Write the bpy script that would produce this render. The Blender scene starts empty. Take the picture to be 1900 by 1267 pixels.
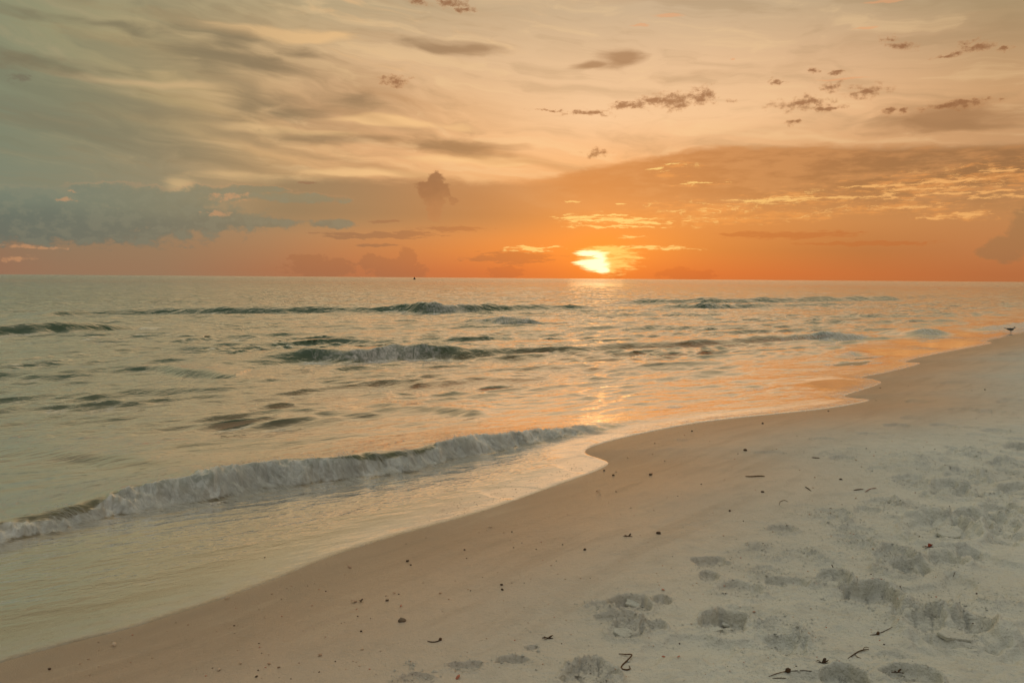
import bpy, bmesh, math, random
import numpy as np
from mathutils import Vector, Matrix

SC = bpy.context.scene
COL = SC.collection
rng = np.random.default_rng(7)
random.seed(7)

# ------------------------------------------------------------------ camera
FPX, CX, CY = 1478.0, 950.0, 633.5          # focal length and centre in photograph pixels (1900 wide)
CAM_H = 1.85                                 # eye height above the water level
PITCH = math.atan(117.5 / FPX)
ROLL = math.radians(0.42)
_r0 = np.array([1.0, 0, 0]); _u0 = np.array([0, math.sin(PITCH), math.cos(PITCH)])
FWD = np.array([0, math.cos(PITCH), -math.sin(PITCH)])
RGT = math.cos(ROLL) * _r0 + math.sin(ROLL) * _u0
UPV = -math.sin(ROLL) * _r0 + math.cos(ROLL) * _u0

cam_d = bpy.data.cameras.new('camera')
cam_d.sensor_width = 36.0
cam_d.lens = FPX * 36.0 / 1900.0
cam_d.clip_start = 0.05
cam_d.clip_end = 60000.0
cam = bpy.data.objects.new('camera', cam_d)
COL.objects.link(cam)
m = Matrix.Identity(4)
for i in range(3):
    m[i][0] = RGT[i]; m[i][1] = UPV[i]; m[i][2] = -FWD[i]
m[2][3] = CAM_H
cam.matrix_world = m
SC.camera = cam

SC.view_settings.view_transform = 'Standard'
SC.view_settings.look = 'None'
SC.view_settings.exposure = 0.0
SC.view_settings.gamma = 1.0
SC.view_settings.use_curve_mapping = False
SC.render.engine = 'CYCLES'
SC.cycles.use_denoising = True
SC.cycles.use_adaptive_sampling = True
SC.cycles.adaptive_threshold = 0.015
SC.cycles.adaptive_min_samples = 10
SC.cycles.max_bounces = 5
SC.cycles.diffuse_bounces = 1
SC.cycles.glossy_bounces = 2
SC.cycles.transparent_max_bounces = 12
SC.cycles.sample_clamp_indirect = 6.0
SC.cycles.caustics_reflective = False
SC.cycles.caustics_refractive = False


def ray(px, py):
    """direction(s) of sight towards a point measured on the photograph"""
    px = np.asarray(px, float); py = np.asarray(py, float)
    X = (px - CX) / FPX; Y = -(py - CY) / FPX
    d = FWD + X[..., None] * RGT + Y[..., None] * UPV
    return d / np.linalg.norm(d, axis=-1, keepdims=True)


def azel(px, py):
    d = ray(px, py)
    return math.degrees(math.atan2(d[0], d[1])), math.degrees(math.asin(d[2]))


def on_level(px, py, z=0.0):
    d = ray(px, py)
    t = (z - CAM_H) / d[..., 2]
    return np.stack([d[..., 0] * t, d[..., 1] * t], -1)


def lin(c):
    if isinstance(c, str):
        c = [int(c[i:i + 2], 16) for i in (0, 2, 4)]
    out = []
    for v in c:
        v = v / 255.0
        out.append(v / 12.92 if v <= 0.04045 else ((v + 0.055) / 1.055) ** 2.4)
    return tuple(out)


# ------------------------------------------------------------------ a small node-writing helper
wt = None


class S:
    """a node socket with arithmetic"""
    def __init__(s, t, o): s.t = t; s.o = o
    def _m(s, op, b=None, c=None, clamp=False):
        n = s.t.nodes.new('ShaderNodeMath'); n.operation = op; n.use_clamp = clamp
        for i, v in enumerate((s, b, c)):
            if v is None: continue
            if isinstance(v, S): s.t.links.new(v.o, n.inputs[i])
            else: n.inputs[i].default_value = v
        return S(s.t, n.outputs[0])
    def __add__(s, b): return s._m('ADD', b)
    __radd__ = __add__
    def __mul__(s, b): return s._m('MULTIPLY', b)
    __rmul__ = __mul__
    def __sub__(s, b): return s._m('SUBTRACT', b)
    def __rsub__(s, b): return (s * -1.0) + b
    def __truediv__(s, b): return s._m('DIVIDE', b)
    def mx(s, b): return s._m('MAXIMUM', b)
    def mn(s, b): return s._m('MINIMUM', b)
    def abs(s): return s._m('ABSOLUTE')
    def pow(s, b): return s._m('POWER', b)
    def sat(s): return s._m('ADD', 0.0, clamp=True)
    def exp(s): return S(s.t, s._const(math.e)).pow(s)
    def _const(s, v):
        n = s.t.nodes.new('ShaderNodeValue'); n.outputs[0].default_value = v; return n.outputs[0]
    def smooth(s, a, b):
        """0 at a, 1 at b (a may exceed b)"""
        n = s.t.nodes.new('ShaderNodeMapRange'); n.interpolation_type = 'SMOOTHSTEP'
        s.t.links.new(s.o, n.inputs[0])
        if a < b: v = (a, b, 0.0, 1.0)
        else: v = (b, a, 1.0, 0.0)
        for i, x in enumerate(v): n.inputs[1 + i].default_value = x
        return S(s.t, n.outputs[0])
    def step(s, a, b, lo=0.0, hi=1.0):
        n = s.t.nodes.new('ShaderNodeMapRange'); n.clamp = True
        s.t.links.new(s.o, n.inputs[0])
        for i, x in enumerate((a, b, lo, hi)): n.inputs[1 + i].default_value = x
        return S(s.t, n.outputs[0])


def vec(t, x, y, z=0.0):
    n = t.nodes.new('ShaderNodeCombineXYZ')
    for i, v in enumerate((x, y, z)):
        if isinstance(v, S): t.links.new(v.o, n.inputs[i])
        else: n.inputs[i].default_value = v
    return S(t, n.outputs[0])


def vm(t, op, a, b=None, out=0):
    n = t.nodes.new('ShaderNodeVectorMath'); n.operation = op
    for i, v in enumerate((a, b)):
        if v is None: continue
        if isinstance(v, S): t.links.new(v.o, n.inputs[i])
        else: n.inputs[i].default_value = v
    return S(t, n.outputs[out])


def noise(t, v, scale=1.0, detail=3.0, rough=0.5, dist=0.0, color=False, kind='FBM', lac=2.0):
    n = t.nodes.new('ShaderNodeTexNoise')
    n.noise_dimensions = '2D' if t is wt else '3D'
    n.noise_type = kind
    t.links.new(v.o, n.inputs['Vector'])
    n.inputs['Scale'].default_value = scale
    n.inputs['Detail'].default_value = detail
    n.inputs['Roughness'].default_value = rough
    n.inputs['Lacunarity'].default_value = lac
    n.inputs['Distortion'].default_value = dist
    return S(t, n.outputs['Color' if color else 'Fac'])


def mixc(t, fac, a, b, mode='MIX'):
    n = t.nodes.new('ShaderNodeMix'); n.data_type = 'RGBA'; n.blend_type = mode; n.clamp_factor = True
    if isinstance(fac, S): t.links.new(fac.o, n.inputs[0])
    else: n.inputs[0].default_value = fac
    for i, v in ((6, a), (7, b)):
        if isinstance(v, S): t.links.new(v.o, n.inputs[i])
        else: n.inputs[i].default_value = (*v, 1.0)
    return S(t, n.outputs[2])


def ramp(t, fac, stops, interp='EASE'):
    n = t.nodes.new('ShaderNodeValToRGB'); cr = n.color_ramp; cr.interpolation = interp
    stops = sorted(stops)
    while len(cr.elements) < len(stops): cr.elements.new(0.5)
    for e, (p, c) in zip(cr.elements, stops):
        e.position = p; e.color = (*c, 1.0)
    t.links.new(fac.o, n.inputs[0])
    return S(t, n.outputs[0])


# ------------------------------------------------------------------ the sky: clear air plus clouds, all in compass bearing and height angle
SUN_AZ, SUN_EL = azel(1106, 486)
world = bpy.data.worlds.new('World'); SC.world = world; world.use_nodes = True
wt = world.node_tree; wt.nodes.clear()
tc = wt.nodes.new('ShaderNodeTexCoord')
sx = wt.nodes.new('ShaderNodeSeparateXYZ'); wt.links.new(tc.outputs['Generated'], sx.inputs[0])
DX, DY, DZ = (S(wt, sx.outputs[i]) for i in range(3))
AZ = DX._m('ARCTAN2', DY) * (180 / math.pi)
EL = DZ.mn(1.0)._m('ARCSINE').mx(0.0) * (180 / math.pi)


def sky_rows():
    """light of the sky behind the clouds, set along lines of equal height: (height, [(bearing, colour)...])"""
    rows = [
        (505, [(-40, 160, 118, 92), (100, 158, 124, 96), (300, 160, 126, 96), (500, 176, 122, 86), (900, 214, 120, 66), (1100, 238, 130, 58), (1300, 224, 122, 60), (1600, 204, 118, 64), (1850, 190, 115, 68)]),
        (465, [(-40, 150, 120, 95), (100, 150, 126, 100), (300, 156, 128, 99), (500, 174, 130, 94), (800, 208, 132, 78), (1000, 232, 136, 68), (1120, 246, 148, 68), (1300, 212, 130, 68), (1600, 188, 120, 70), (1850, 195, 126, 78)]),
        (400, [(-40, 128, 136, 118), (100, 132, 136, 116), (300, 142, 136, 112), (600, 184, 144, 102), (800, 198, 144, 94), (1000, 216, 142, 80), (1150, 226, 144, 76), (1500, 212, 142, 82), (1850, 198, 138, 86)]),
        (305, [(-40, 128, 135, 112), (100, 138, 138, 112), (300, 158, 142, 110), (480, 208, 168, 118), (700, 232, 182, 124), (950, 250, 196, 132), (1200, 244, 186, 122), (1500, 222, 170, 112), (1850, 205, 158, 106)]),
        (220, [(-40, 132, 138, 112), (100, 142, 140, 110), (350, 186, 160, 114), (600, 218, 176, 124), (850, 240, 194, 136), (1100, 252, 212, 158), (1400, 250, 208, 152), (1650, 236, 190, 134), (1850, 212, 168, 114)]),
        (120, [(-40, 142, 144, 114), (100, 158, 152, 115), (300, 184, 162, 118), (500, 204, 176, 126), (700, 222, 188, 138), (1000, 236, 202, 152), (1300, 238, 202, 152), (1600, 220, 184, 136), (1850, 188, 158, 112)]),
        (20, [(-40, 146, 146, 114), (100, 150, 148, 115), (500, 184, 170, 126), (900, 208, 184, 140), (1200, 212, 188, 146), (1500, 200, 178, 136), (1850, 168, 154, 112)]),
    ]
    out = []
    for y, pts in rows:
        st = []
        for x, r, g, b in pts:
            a, e = azel(x, y); st.append((a, lin((r, g * (0.972 if y <= 305 and x >= 500 else 1.0), b))))
        e = azel(950, y)[1]
        l, rr = st[0][1], st[-1][1]
        back = lin((108, 109, 110)) if y > 300 else lin((118, 119, 118))  # unseen sky behind the viewer, dimmed to deepen relief shading on the sand
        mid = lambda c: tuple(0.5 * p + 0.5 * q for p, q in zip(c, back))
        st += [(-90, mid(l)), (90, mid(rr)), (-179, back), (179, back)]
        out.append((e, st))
    out.append((32, [(-179, lin((104, 106, 108))), (-40, lin((160, 150, 116))), (-16, lin((200, 170, 124))), (5, lin((214, 182, 134))), (40, lin((166, 152, 118))), (179, lin((104, 106, 108)))]))  # from here up the sky is out of view, levels set to light the sand
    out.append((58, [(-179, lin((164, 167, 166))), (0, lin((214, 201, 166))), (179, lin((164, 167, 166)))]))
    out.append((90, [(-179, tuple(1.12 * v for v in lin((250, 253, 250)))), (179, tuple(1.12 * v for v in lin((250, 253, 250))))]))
    return out


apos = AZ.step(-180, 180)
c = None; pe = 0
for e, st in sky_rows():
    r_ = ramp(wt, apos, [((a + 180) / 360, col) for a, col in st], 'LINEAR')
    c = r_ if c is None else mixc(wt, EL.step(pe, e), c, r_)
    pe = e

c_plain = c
P = vec(wt, AZ, EL)
warp1 = vm(wt, 'SUBTRACT', noise(wt, vm(wt, 'MULTIPLY', P, (0.10, 0.22, 1)), 1.0, 3, 0.55, color=True), (0.5, 0.5, 0.5))
warp2 = vm(wt, 'SUBTRACT', noise(wt, vm(wt, 'MULTIPLY', P, (0.6, 1.1, 1)), 1.0, 5, 0.6, color=True), (0.5, 0.5, 0.5))
n_puff = noise(wt, vm(wt, 'MULTIPLY', P, (0.75, 1.25, 1)), 1.0, 7, 0.62)            # cauliflower detail
n_cur = noise(wt, vm(wt, 'MULTIPLY', P, (1.9, 3.0, 1)), 1.0, 6, 0.66)               # torn edges of the small clouds
n_thin = noise(wt, vm(wt, 'ADD', vm(wt, 'MULTIPLY', P, (1.1, 6.5, 1)), vm(wt, 'MULTIPLY', warp2, (1.0, 1.2, 0))), 1.0, 5, 0.62)   # torn flat slivers
n_fine = noise(wt, vm(wt, 'MULTIPLY', P, (0.55, 2.6, 1)), 1.0, 6, 0.6)               # small flat detail
n_soft = noise(wt, vm(wt, 'ADD', vm(wt, 'MULTIPLY', P, (0.13, 0.5, 1)), vm(wt, 'MULTIPLY', warp1, (1.2, 0.6, 0))), 1.0, 5, 0.55)

# high streaks that fan down to the right (upper left), then more level ones
def streaks(tilt, sx_, sy_, seed, k=1.5):
    q = vec(wt, AZ * sx_ + seed, (EL + AZ * tilt) * sy_)
    return noise(wt, vm(wt, 'ADD', q, vm(wt, 'MULTIPLY', warp1, (k, k * 0.7, 0))), 1.0, 6, 0.55)

left = AZ.smooth(8, -14)
s1 = streaks(0.24, 0.045, 0.42, 3.1)
s2 = streaks(-0.05, 0.05, 0.5, 17.3)
s3 = streaks(0.10, 0.11, 0.9, 41.0, 2.2)
hi = EL.smooth(3.5, 8.0)
dk = s1.smooth(0.47, 0.68) * left * hi * 0.42
c = mixc(wt, dk, c, mixc(wt, AZ.smooth(-30, 0), lin((122, 122, 98)), lin((190, 142, 96))))
lt = s1.smooth(0.46, 0.28) * hi * 0.75 * AZ.smooth(14, -6)
c = mixc(wt, lt, c, mixc(wt, AZ.smooth(-32, -6), lin((168, 156, 120)), lin((246, 196, 138))))
c = mixc(wt, s2.smooth(0.52, 0.78) * AZ.smooth(-6, 12) * hi * 0.34, c, lin((186, 146, 104)))
c = mixc(wt, s3.smooth(0.48, 0.72) * hi * 0.26, c, lin((160, 130, 92)))
c = mixc(wt, s3.smooth(0.47, 0.28) * hi * 0.28 * AZ.smooth(-30, -8), c, lin((255, 216, 160)))


def blobs(lst, wpos, wamp):
    """largest (1 - distance) over a list of ellipses (x, y, half width, half height) read on the photograph, bent by a noise"""
    q = vm(wt, 'ADD', P, vm(wt, 'MULTIPLY', wpos, (wamp[0], wamp[1], 0)))
    acc = None
    for b in lst:
        x, y, w, h = b[:4]
        a, e = azel(x, y)
        k = 1 / math.degrees(1 / FPX)
        d = vm(wt, 'LENGTH', vm(wt, 'MULTIPLY', vm(wt, 'SUBTRACT', q, (a, e, 0)), (k / w, k / h, 0)), out=1)
        v = 1.0 - d
        acc = v if acc is None else acc.mx(v)
    return acc


# long bent streaks over the left half: dark ones falling to the right, bright level ones between them
def blobs_t(lst, tilt, wpos, wamp):
    k = 1 / math.degrees(1 / FPX)
    q = vm(wt, 'ADD', vec(wt, AZ, EL + AZ * tilt), vm(wt, 'MULTIPLY', wpos, (wamp[0], wamp[1], 0)))
    acc = None
    for x, y, w, h in lst:
        a, e = azel(x, y)
        v = 1.0 - vm(wt, 'LENGTH', vm(wt, 'MULTIPLY', vm(wt, 'SUBTRACT', q, (a, e + a * tilt, 0)), (k / w, k / h, 0)), out=1)
        acc = v if acc is None else acc.mx(v)
    return acc

bt = blobs([(490, 332, 130, 13), (650, 322, 150, 12), (860, 298, 130, 13), (600, 243, 100, 9), (300, 158, 150, 10), (470, 240, 70, 9), (720, 225, 160, 9), (930, 306, 60, 7), (330, 345, 40, 20), (560, 70, 150, 18)], warp1, (5.0, 1.6))
c = mixc(wt, (bt + (s3 - 0.5) * 1.7).smooth(0.0, 0.75) * 0.85, c, mixc(wt, AZ.smooth(-32, -4), lin((190, 166, 124)), lin((254, 204, 142))))
dt = blobs_t([(760, 268, 300, 15), (620, 292, 260, 13), (470, 258, 150, 15), (250, 192, 220, 26), (160, 240, 210, 44), (340, 275, 170, 30), (900, 278, 160, 10), (1010, 308, 130, 10), (560, 190, 160, 9), (720, 180, 120, 12)], 0.17, warp1, (3.0, 1.2))
c = mixc(wt, (dt + (s3 - 0.5) * 1.6 + (n_soft - 0.5) * 0.8).smooth(-0.05, 1.0) * 0.55, c, mixc(wt, AZ.smooth(-30, 2), lin((120, 120, 98)), lin((206, 150, 98))))

# soft smoky patches
sb = blobs([(440, 118, 200, 34), (560, 108, 90, 18), (425, 88, 60, 22), (440, 196, 75, 40), (500, 208, 120, 18), (655, 186, 75, 24), (1135, 106, 62, 22), (1085, 116, 40, 8), (840, 92, 150, 20),
            (600, 255, 200, 18), (820, 268, 230, 24), (1760, 210, 170, 34), (100, 115, 190, 26), (200, 45, 220, 14)], warp1, (4.5, 1.6))
sd_ = (sb + (n_soft - 0.5) * 1.6 + (s3 - 0.5) * 1.0).smooth(0.05, 0.95)
c = mixc(wt, sd_ * 0.72, c, mixc(wt, AZ.smooth(-28, 10), lin((124, 114, 88)), lin((158, 112, 72))))

# bank of cloud on the right with a ragged upper edge
edge = AZ.step(1.5, 13.0, 7.25, 9.05) + AZ.step(13, 32, 0.0, -0.75) + (n_soft - 0.5) * 1.3 + (n_fine - 0.5) * 0.5
bank = (edge - EL).smooth(-0.12, 0.42) * AZ.smooth(-3, 5) * EL.smooth(3.5, 6.6)
bcol = mixc(wt, AZ.smooth(4, 30), lin((206, 134, 76)), lin((158, 110, 68)))
bcol = mixc(wt, (n_soft * 0.6 + n_fine * 0.4).smooth(0.42, 0.62) * 0.55, bcol, lin((216, 150, 92)))
c = mixc(wt, bank * 0.95, c, bcol)

# brown bank across the middle, left of the sun
edge2 = 6.9 + (n_soft - 0.5) * 0.8 + (n_fine - 0.5) * 0.5
mb = (edge2 - EL).smooth(-0.2, 0.55) * EL.smooth(2.6, 4.6) * AZ.smooth(-21, -15) * AZ.smooth(7, -3)
c = mixc(wt, mb * 0.85, c, mixc(wt, AZ.smooth(-18, 2), lin((146, 126, 96)), lin((184, 124, 78))))

# blue grey bank low on the left
lb = blobs([(60, 412, 330, 42), (330, 405, 190, 30), (40, 385, 150, 32), (460, 412, 110, 12), (250, 372, 110, 26), (420, 358, 90, 14), (345, 372, 60, 18), (180, 360, 60, 18), (620, 415, 45, 11), (560, 368, 90, 10), (480, 352, 60, 8)], warp2, (1.4, 0.5))
ld = (lb + (n_puff - 0.5) * 1.2 + (n_cur - 0.5) * 0.5).smooth(0.0, 0.4)
lcol = mixc(wt, (EL + (n_soft - 0.5) * 2.2).smooth(3.2, 5.2), mixc(wt, AZ.smooth(-33, -16), lin((100, 113, 104)), lin((122, 122, 104))), mixc(wt, AZ.smooth(-33, -14), lin((120, 130, 114)), lin((144, 134, 106))))
c = mixc(wt, ld * 0.85, c, mixc(wt, n_puff.smooth(0.45, 0.62) * ld * 0.35, lcol, lin((140, 140, 118))))
rim = (lb + (n_puff - 0.5) * 0.9).smooth(-0.12, 0.05) * (1.0 - (lb + (n_puff - 0.5) * 0.9).smooth(0.05, 0.2)) * EL.smooth(5.0, 6.0)
c = mixc(wt, rim * 0.16, c, lin((222, 160, 116)))
pk = (blobs([(425, 366, 42, 10), (405, 396, 24, 8), (122, 373, 18, 5), (130, 355, 12, 3), (60, 458, 60, 4), (30, 480, 30, 5)], warp2, (0.9, 0.5)) + (n_cur - 0.5) * 2.4 + (n_fine - 0.5)).smooth(0.05, 0.8)
c = mixc(wt, pk * 0.5, c, lin((222, 160, 112)))

# cumulus tower, and small ones on the horizon
tw = blobs([(808, 337, 24, 20), (792, 352, 22, 22), (808, 362, 26, 30), (826, 352, 12, 20), (806, 392, 16, 22), (842, 372, 12, 10)], warp2, (0.9, 0.9))
td = (tw + (n_puff - 0.5) * 0.8 + (n_cur - 0.5) * 0.7).smooth(0.0, 0.34)
c = mixc(wt, td * 0.9, c, mixc(wt, (EL + (n_puff - 0.5) * 1.8).smooth(4.0, 7.2), lin((182, 126, 84)), lin((150, 104, 72))))
hz = blobs([(735, 500, 62, 26), (692, 487, 30, 18), (755, 482, 22, 26), (600, 498, 80, 20), (575, 480, 40, 10), (940, 506, 40, 14), (1270, 510, 60, 14), (1140, 508, 18, 14)], warp2, (0.9, 0.6))
hd = (hz + (n_puff - 0.5) * 0.7 + (n_cur - 0.5) * 0.8).smooth(0.05, 0.30)
c = mixc(wt, hd * 0.6, c, mixc(wt, AZ.smooth(-12, 6), lin((166, 112, 78)), lin((206, 110, 56))))
rc = (blobs([(1862, 462, 34, 26), (1892, 440, 24, 30), (1920, 420, 40, 40), (1840, 470, 26, 14)], warp2, (0.6, 0.4)) + (n_puff - 0.5) * 0.7 + (n_cur - 0.5) * 0.5).smooth(0.0, 0.4)
c = mixc(wt, rc * 0.55, c, lin((152, 116, 80)))
fl = (blobs([(700, 437, 120, 7), (760, 432, 50, 7), (650, 441, 60, 4), (710, 411, 40, 3), (960, 478, 90, 16), (900, 482, 60, 5), (1480, 437, 120, 8), (1390, 434, 70, 5), (1640, 452, 90, 5), (1560, 452, 70, 4), (700, 455, 50, 3), (575, 340, 20, 3), (840, 425, 70, 7)], warp2, (1.0, 0.4)) + (n_fine - 0.5) * 0.7 + (n_thin - 0.5) * 1.6).smooth(0.0, 0.5)
c = mixc(wt, fl * 0.75, c, mixc(wt, AZ.smooth(-14, 6), lin((150, 112, 84)), lin((192, 112, 62))))

# small torn cumulus high on the right
cu = blobs([(1250, 188, 48, 18), (1300, 180, 30, 18), (1215, 190, 50, 12), (1160, 195, 40, 9), (1100, 210, 52, 8), (1020, 204, 40, 3), (1358, 188, 10, 7), (1490, 192, 62, 12), (1530, 203, 34, 7), (1610, 168, 42, 11), (1545, 160, 22, 12), (1510, 132, 18, 6),
            (1765, 196, 62, 8), (1800, 190, 40, 6), (730, 150, 34, 10), (1670, 85, 34, 9), (1650, 70, 18, 5), (1812, 85, 32, 12), (1755, 101, 24, 5), (1470, 228, 16, 7), (1440, 150, 14, 10), (835, 5, 34, 12), (868, 18, 22, 8), (780, 2, 28, 7), (1870, 93, 14, 6), (40, 147, 20, 6), (1100, 284, 24, 7), (1650, 205, 14, 8), (1690, 205, 10, 6), (1555, 132, 14, 4)], warp2, (2.0, 0.9))
cd = (cu + (n_puff - 0.5) * 1.1 + (n_cur - 0.5) * 1.9).smooth(-0.05, 0.95)
ccol = mixc(wt, (n_cur * 0.6 + n_puff * 0.4 + (cu - 0.3) * 0.3).smooth(0.36, 0.62), lin((222, 150, 92)), lin((148, 94, 55)))
ccol = mixc(wt, AZ.smooth(-20, -28), ccol, lin((122, 114, 92)))
c = mixc(wt, cd * 0.82, c, ccol)
ow = (blobs([(1645, 3, 50, 3), (1610, 52, 26, 3), (1560, 147, 60, 2), (1360, 112, 8, 3), (1190, 47, 22, 3), (1240, 30, 34, 5)], warp2, (0.6, 0.3)) + (n_fine - 0.5) * 0.6).smooth(0.05, 0.6)
c = mixc(wt, ow * 0.5, c, lin((240, 166, 112)))

# glow round the sun and the lit cloud edges
gd = vm(wt, 'LENGTH', vm(wt, 'MULTIPLY', vm(wt, 'SUBTRACT', P, (SUN_AZ + 0.4, SUN_EL, 0)), (1, 1.25, 0)), out=1)
glow = (gd * gd * -0.045).exp() * 0.20 + (gd * gd * -0.22).exp() * 0.5 + (gd * gd * -1.1).exp() * 0.35
c = mixc(wt, glow, c, lin((255, 142, 52)))
c = mixc(wt, (gd * gd * -1.6).exp() * 0.55, c, lin((255, 192, 96)))
rb = blobs([(1140, 408, 150, 20), (1320, 388, 190, 30), (1330, 408, 220, 16), (1490, 368, 170, 22), (1470, 400, 160, 16), (1720, 345, 220, 36), (1850, 330, 140, 40), (1650, 385, 200, 16), (1260, 308, 50, 10), (1240, 325, 60, 10), (1300, 340, 90, 8), (1780, 400, 120, 12)], warp2, (1.0, 0.3))
q = vm(wt, 'ADD', vec(wt, AZ * 0.30, EL * 1.9), vm(wt, 'MULTIPLY', warp2, (0.5, 0.75, 0)))
rn = noise(wt, q, 1.0, 5, 0.58)
rg = 1.0 - ((rn - 0.5) * 2.0).abs()
rd = rg.smooth(0.93, 0.99) * (rb + (n_puff - 0.5) * 2.4).smooth(0.35, 0.95)
rd2 = (rb + (n_fine - 0.5) * 1.4 + (n_thin - 0.5) * 2.0).smooth(0.35, 1.1)
near = AZ.smooth(28, 8)
bright = mixc(wt, near, lin((246, 180, 108)), lin((255, 214, 128)))
c = mixc(wt, rd2 * 0.5, c, lin((244, 160, 84)))
c = mixc(wt, rd * 0.6, c, bright)
dash = (blobs([(1080, 404, 60, 7), (1105, 409, 70, 4), (1160, 408, 60, 5), (1130, 400, 44, 3), (1200, 413, 70, 4), (1130, 421, 90, 3), (1060, 374, 22, 2), (1165, 440, 26, 3), (1030, 459, 22, 2), (980, 462, 46, 6), (1240, 461, 60, 3), (1190, 458, 90, 3), (1150, 378, 14, 2),
               (1220, 313, 20, 3), (1250, 304, 20, 2), (1410, 372, 60, 5), (1470, 369, 80, 5), (1570, 366, 50, 4), (1640, 345, 70, 3), (1740, 338, 80, 4), (1700, 350, 70, 3), (1780, 358, 80, 3), (1850, 365, 60, 4), (1690, 385, 60, 3), (1850, 317, 40, 4), (1720, 405, 24, 2), (1790, 399, 44, 5), (1650, 362, 20, 7), (1300, 340, 50, 2)], warp2, (0.8, 0.35)) + (n_fine - 0.5) * 0.7 + (n_thin - 0.5) * 3.0).smooth(0.10, 0.75)
c = mixc(wt, dash * 0.85, c, bright)

# the sun itself, veiled, with flat cloud in front of it
srag = (n_thin - 0.5) * 0.9
core = (blobs([(1104, 490, 30, 15), (1096, 470, 32, 7), (1086, 489, 22, 6), (1115, 499, 16, 9), (1112, 480, 16, 16)], warp2, (0.5, 0.25)) + srag * 0.8).smooth(-0.15, 0.55)
veil = (blobs([(1128, 488, 60, 26), (1140, 468, 56, 13), (1130, 462, 60, 8), (1160, 478, 50, 4), (1155, 494, 40, 4)], warp2, (0.9, 0.15)) + (n_thin - 0.5) * 1.6).smooth(0.0, 0.8)
cut = (blobs([(1078, 479, 44, 4), (1050, 475, 24, 7)], warp2, (0.4, 0.1)) + srag * 0.6).smooth(0.1, 0.45)
SUNC = tuple(1.9 * v for v in lin((255, 226, 170)))
c = mixc(wt, veil * 0.8, c, tuple(1.15 * v for v in lin((255, 206, 112))))
c = mixc(wt, core * (1.0 - cut * 0.8), c, SUNC)

sky_tex = wt.nodes.new('ShaderNodeTexSky'); sky_tex.sky_type = 'NISHITA'
sky_tex.sun_disc = False
sky_tex.sun_elevation = math.radians(SUN_EL); sky_tex.sun_rotation = math.radians(SUN_AZ)
sky_tex.altitude = 0; sky_tex.air_density = 1.0; sky_tex.dust_density = 2.0; sky_tex.ozone_density = 1.0
bg1 = wt.nodes.new('ShaderNodeBackground'); wt.links.new(sky_tex.outputs[0], bg1.inputs[0]); bg1.inputs[1].default_value = 0.1
bg2 = wt.nodes.new('ShaderNodeBackground'); wt.links.new(c.o, bg2.inputs[0]); bg2.inputs[1].default_value = 1.0
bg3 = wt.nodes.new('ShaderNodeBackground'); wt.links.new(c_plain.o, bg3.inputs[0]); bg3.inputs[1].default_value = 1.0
# the clouds thin out into an even veil overhead and behind
spread = EL.smooth(34, 20) * AZ.abs().smooth(62, 42)
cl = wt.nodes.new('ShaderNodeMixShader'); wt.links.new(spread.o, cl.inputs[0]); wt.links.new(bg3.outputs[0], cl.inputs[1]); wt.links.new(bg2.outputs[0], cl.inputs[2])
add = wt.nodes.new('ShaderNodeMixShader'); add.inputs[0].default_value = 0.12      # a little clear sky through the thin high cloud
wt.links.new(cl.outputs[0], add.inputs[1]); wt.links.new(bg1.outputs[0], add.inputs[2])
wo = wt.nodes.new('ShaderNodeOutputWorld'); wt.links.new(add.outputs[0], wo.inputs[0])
world.cycles.sampling_method = 'MANUAL'; world.cycles.sample_map_resolution = 1024

# ------------------------------------------------------------------ the sun, low and veiled
sl = bpy.data.lights.new('sun', 'SUN'); sl.energy = 0.004; sl.angle = math.radians(4.0); sl.color = (1.0, 0.55, 0.22)
so = bpy.data.objects.new('sun', sl); COL.objects.link(so)
sdir = Vector((math.sin(math.radians(SUN_AZ)) * math.cos(math.radians(SUN_EL + 1)), math.cos(math.radians(SUN_AZ)) * math.cos(math.radians(SUN_EL + 1)), math.sin(math.radians(SUN_EL + 1))))
so.rotation_euler = sdir.to_track_quat('Z', 'Y').to_euler()
so.location = (0, 0, 30)

# ------------------------------------------------------------------ helpers for meshes
def hash2(ix, iy, seed):
    h = (ix * 374761393 + iy * 668265263 + seed * 1442695041) & 0xFFFFFFFF
    h = ((h ^ (h >> 13)) * 1274126177) & 0xFFFFFFFF
    return ((h ^ (h >> 16)) & 0xFFFF) / 65535.0


def vnoise(x, y, seed=0):
    """gradient noise about -1..1"""
    ix = np.floor(x).astype(np.int64); iy = np.floor(y).astype(np.int64)
    fx = x - ix; fy = y - iy
    u = fx * fx * fx * (fx * (fx * 6 - 15) + 10); v = fy * fy * fy * (fy * (fy * 6 - 15) + 10)
    def g(dx, dy):
        a = hash2(ix + dx, iy + dy, seed) * (2 * math.pi)
        return np.cos(a) * (fx - dx) + np.sin(a) * (fy - dy)
    return ((g(0, 0) * (1 - u) + g(1, 0) * u) * (1 - v) + (g(0, 1) * (1 - u) + g(1, 1) * u) * v) * 1.5


def fbm(x, y, seed=0, octaves=4, gain=0.5, lac=2.03):
    a = 1.0; s = 0; f = 1.0
    for o in range(octaves):
        s = s + a * vnoise(x * f + 13.7 * o, y * f - 7.1 * o, seed + o)
        a *= gain; f *= lac
    return s


def sst(a, b, x):
    t = np.clip((x - a) / (b - a), 0, 1)
    return t * t * (3 - 2 * t)


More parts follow.
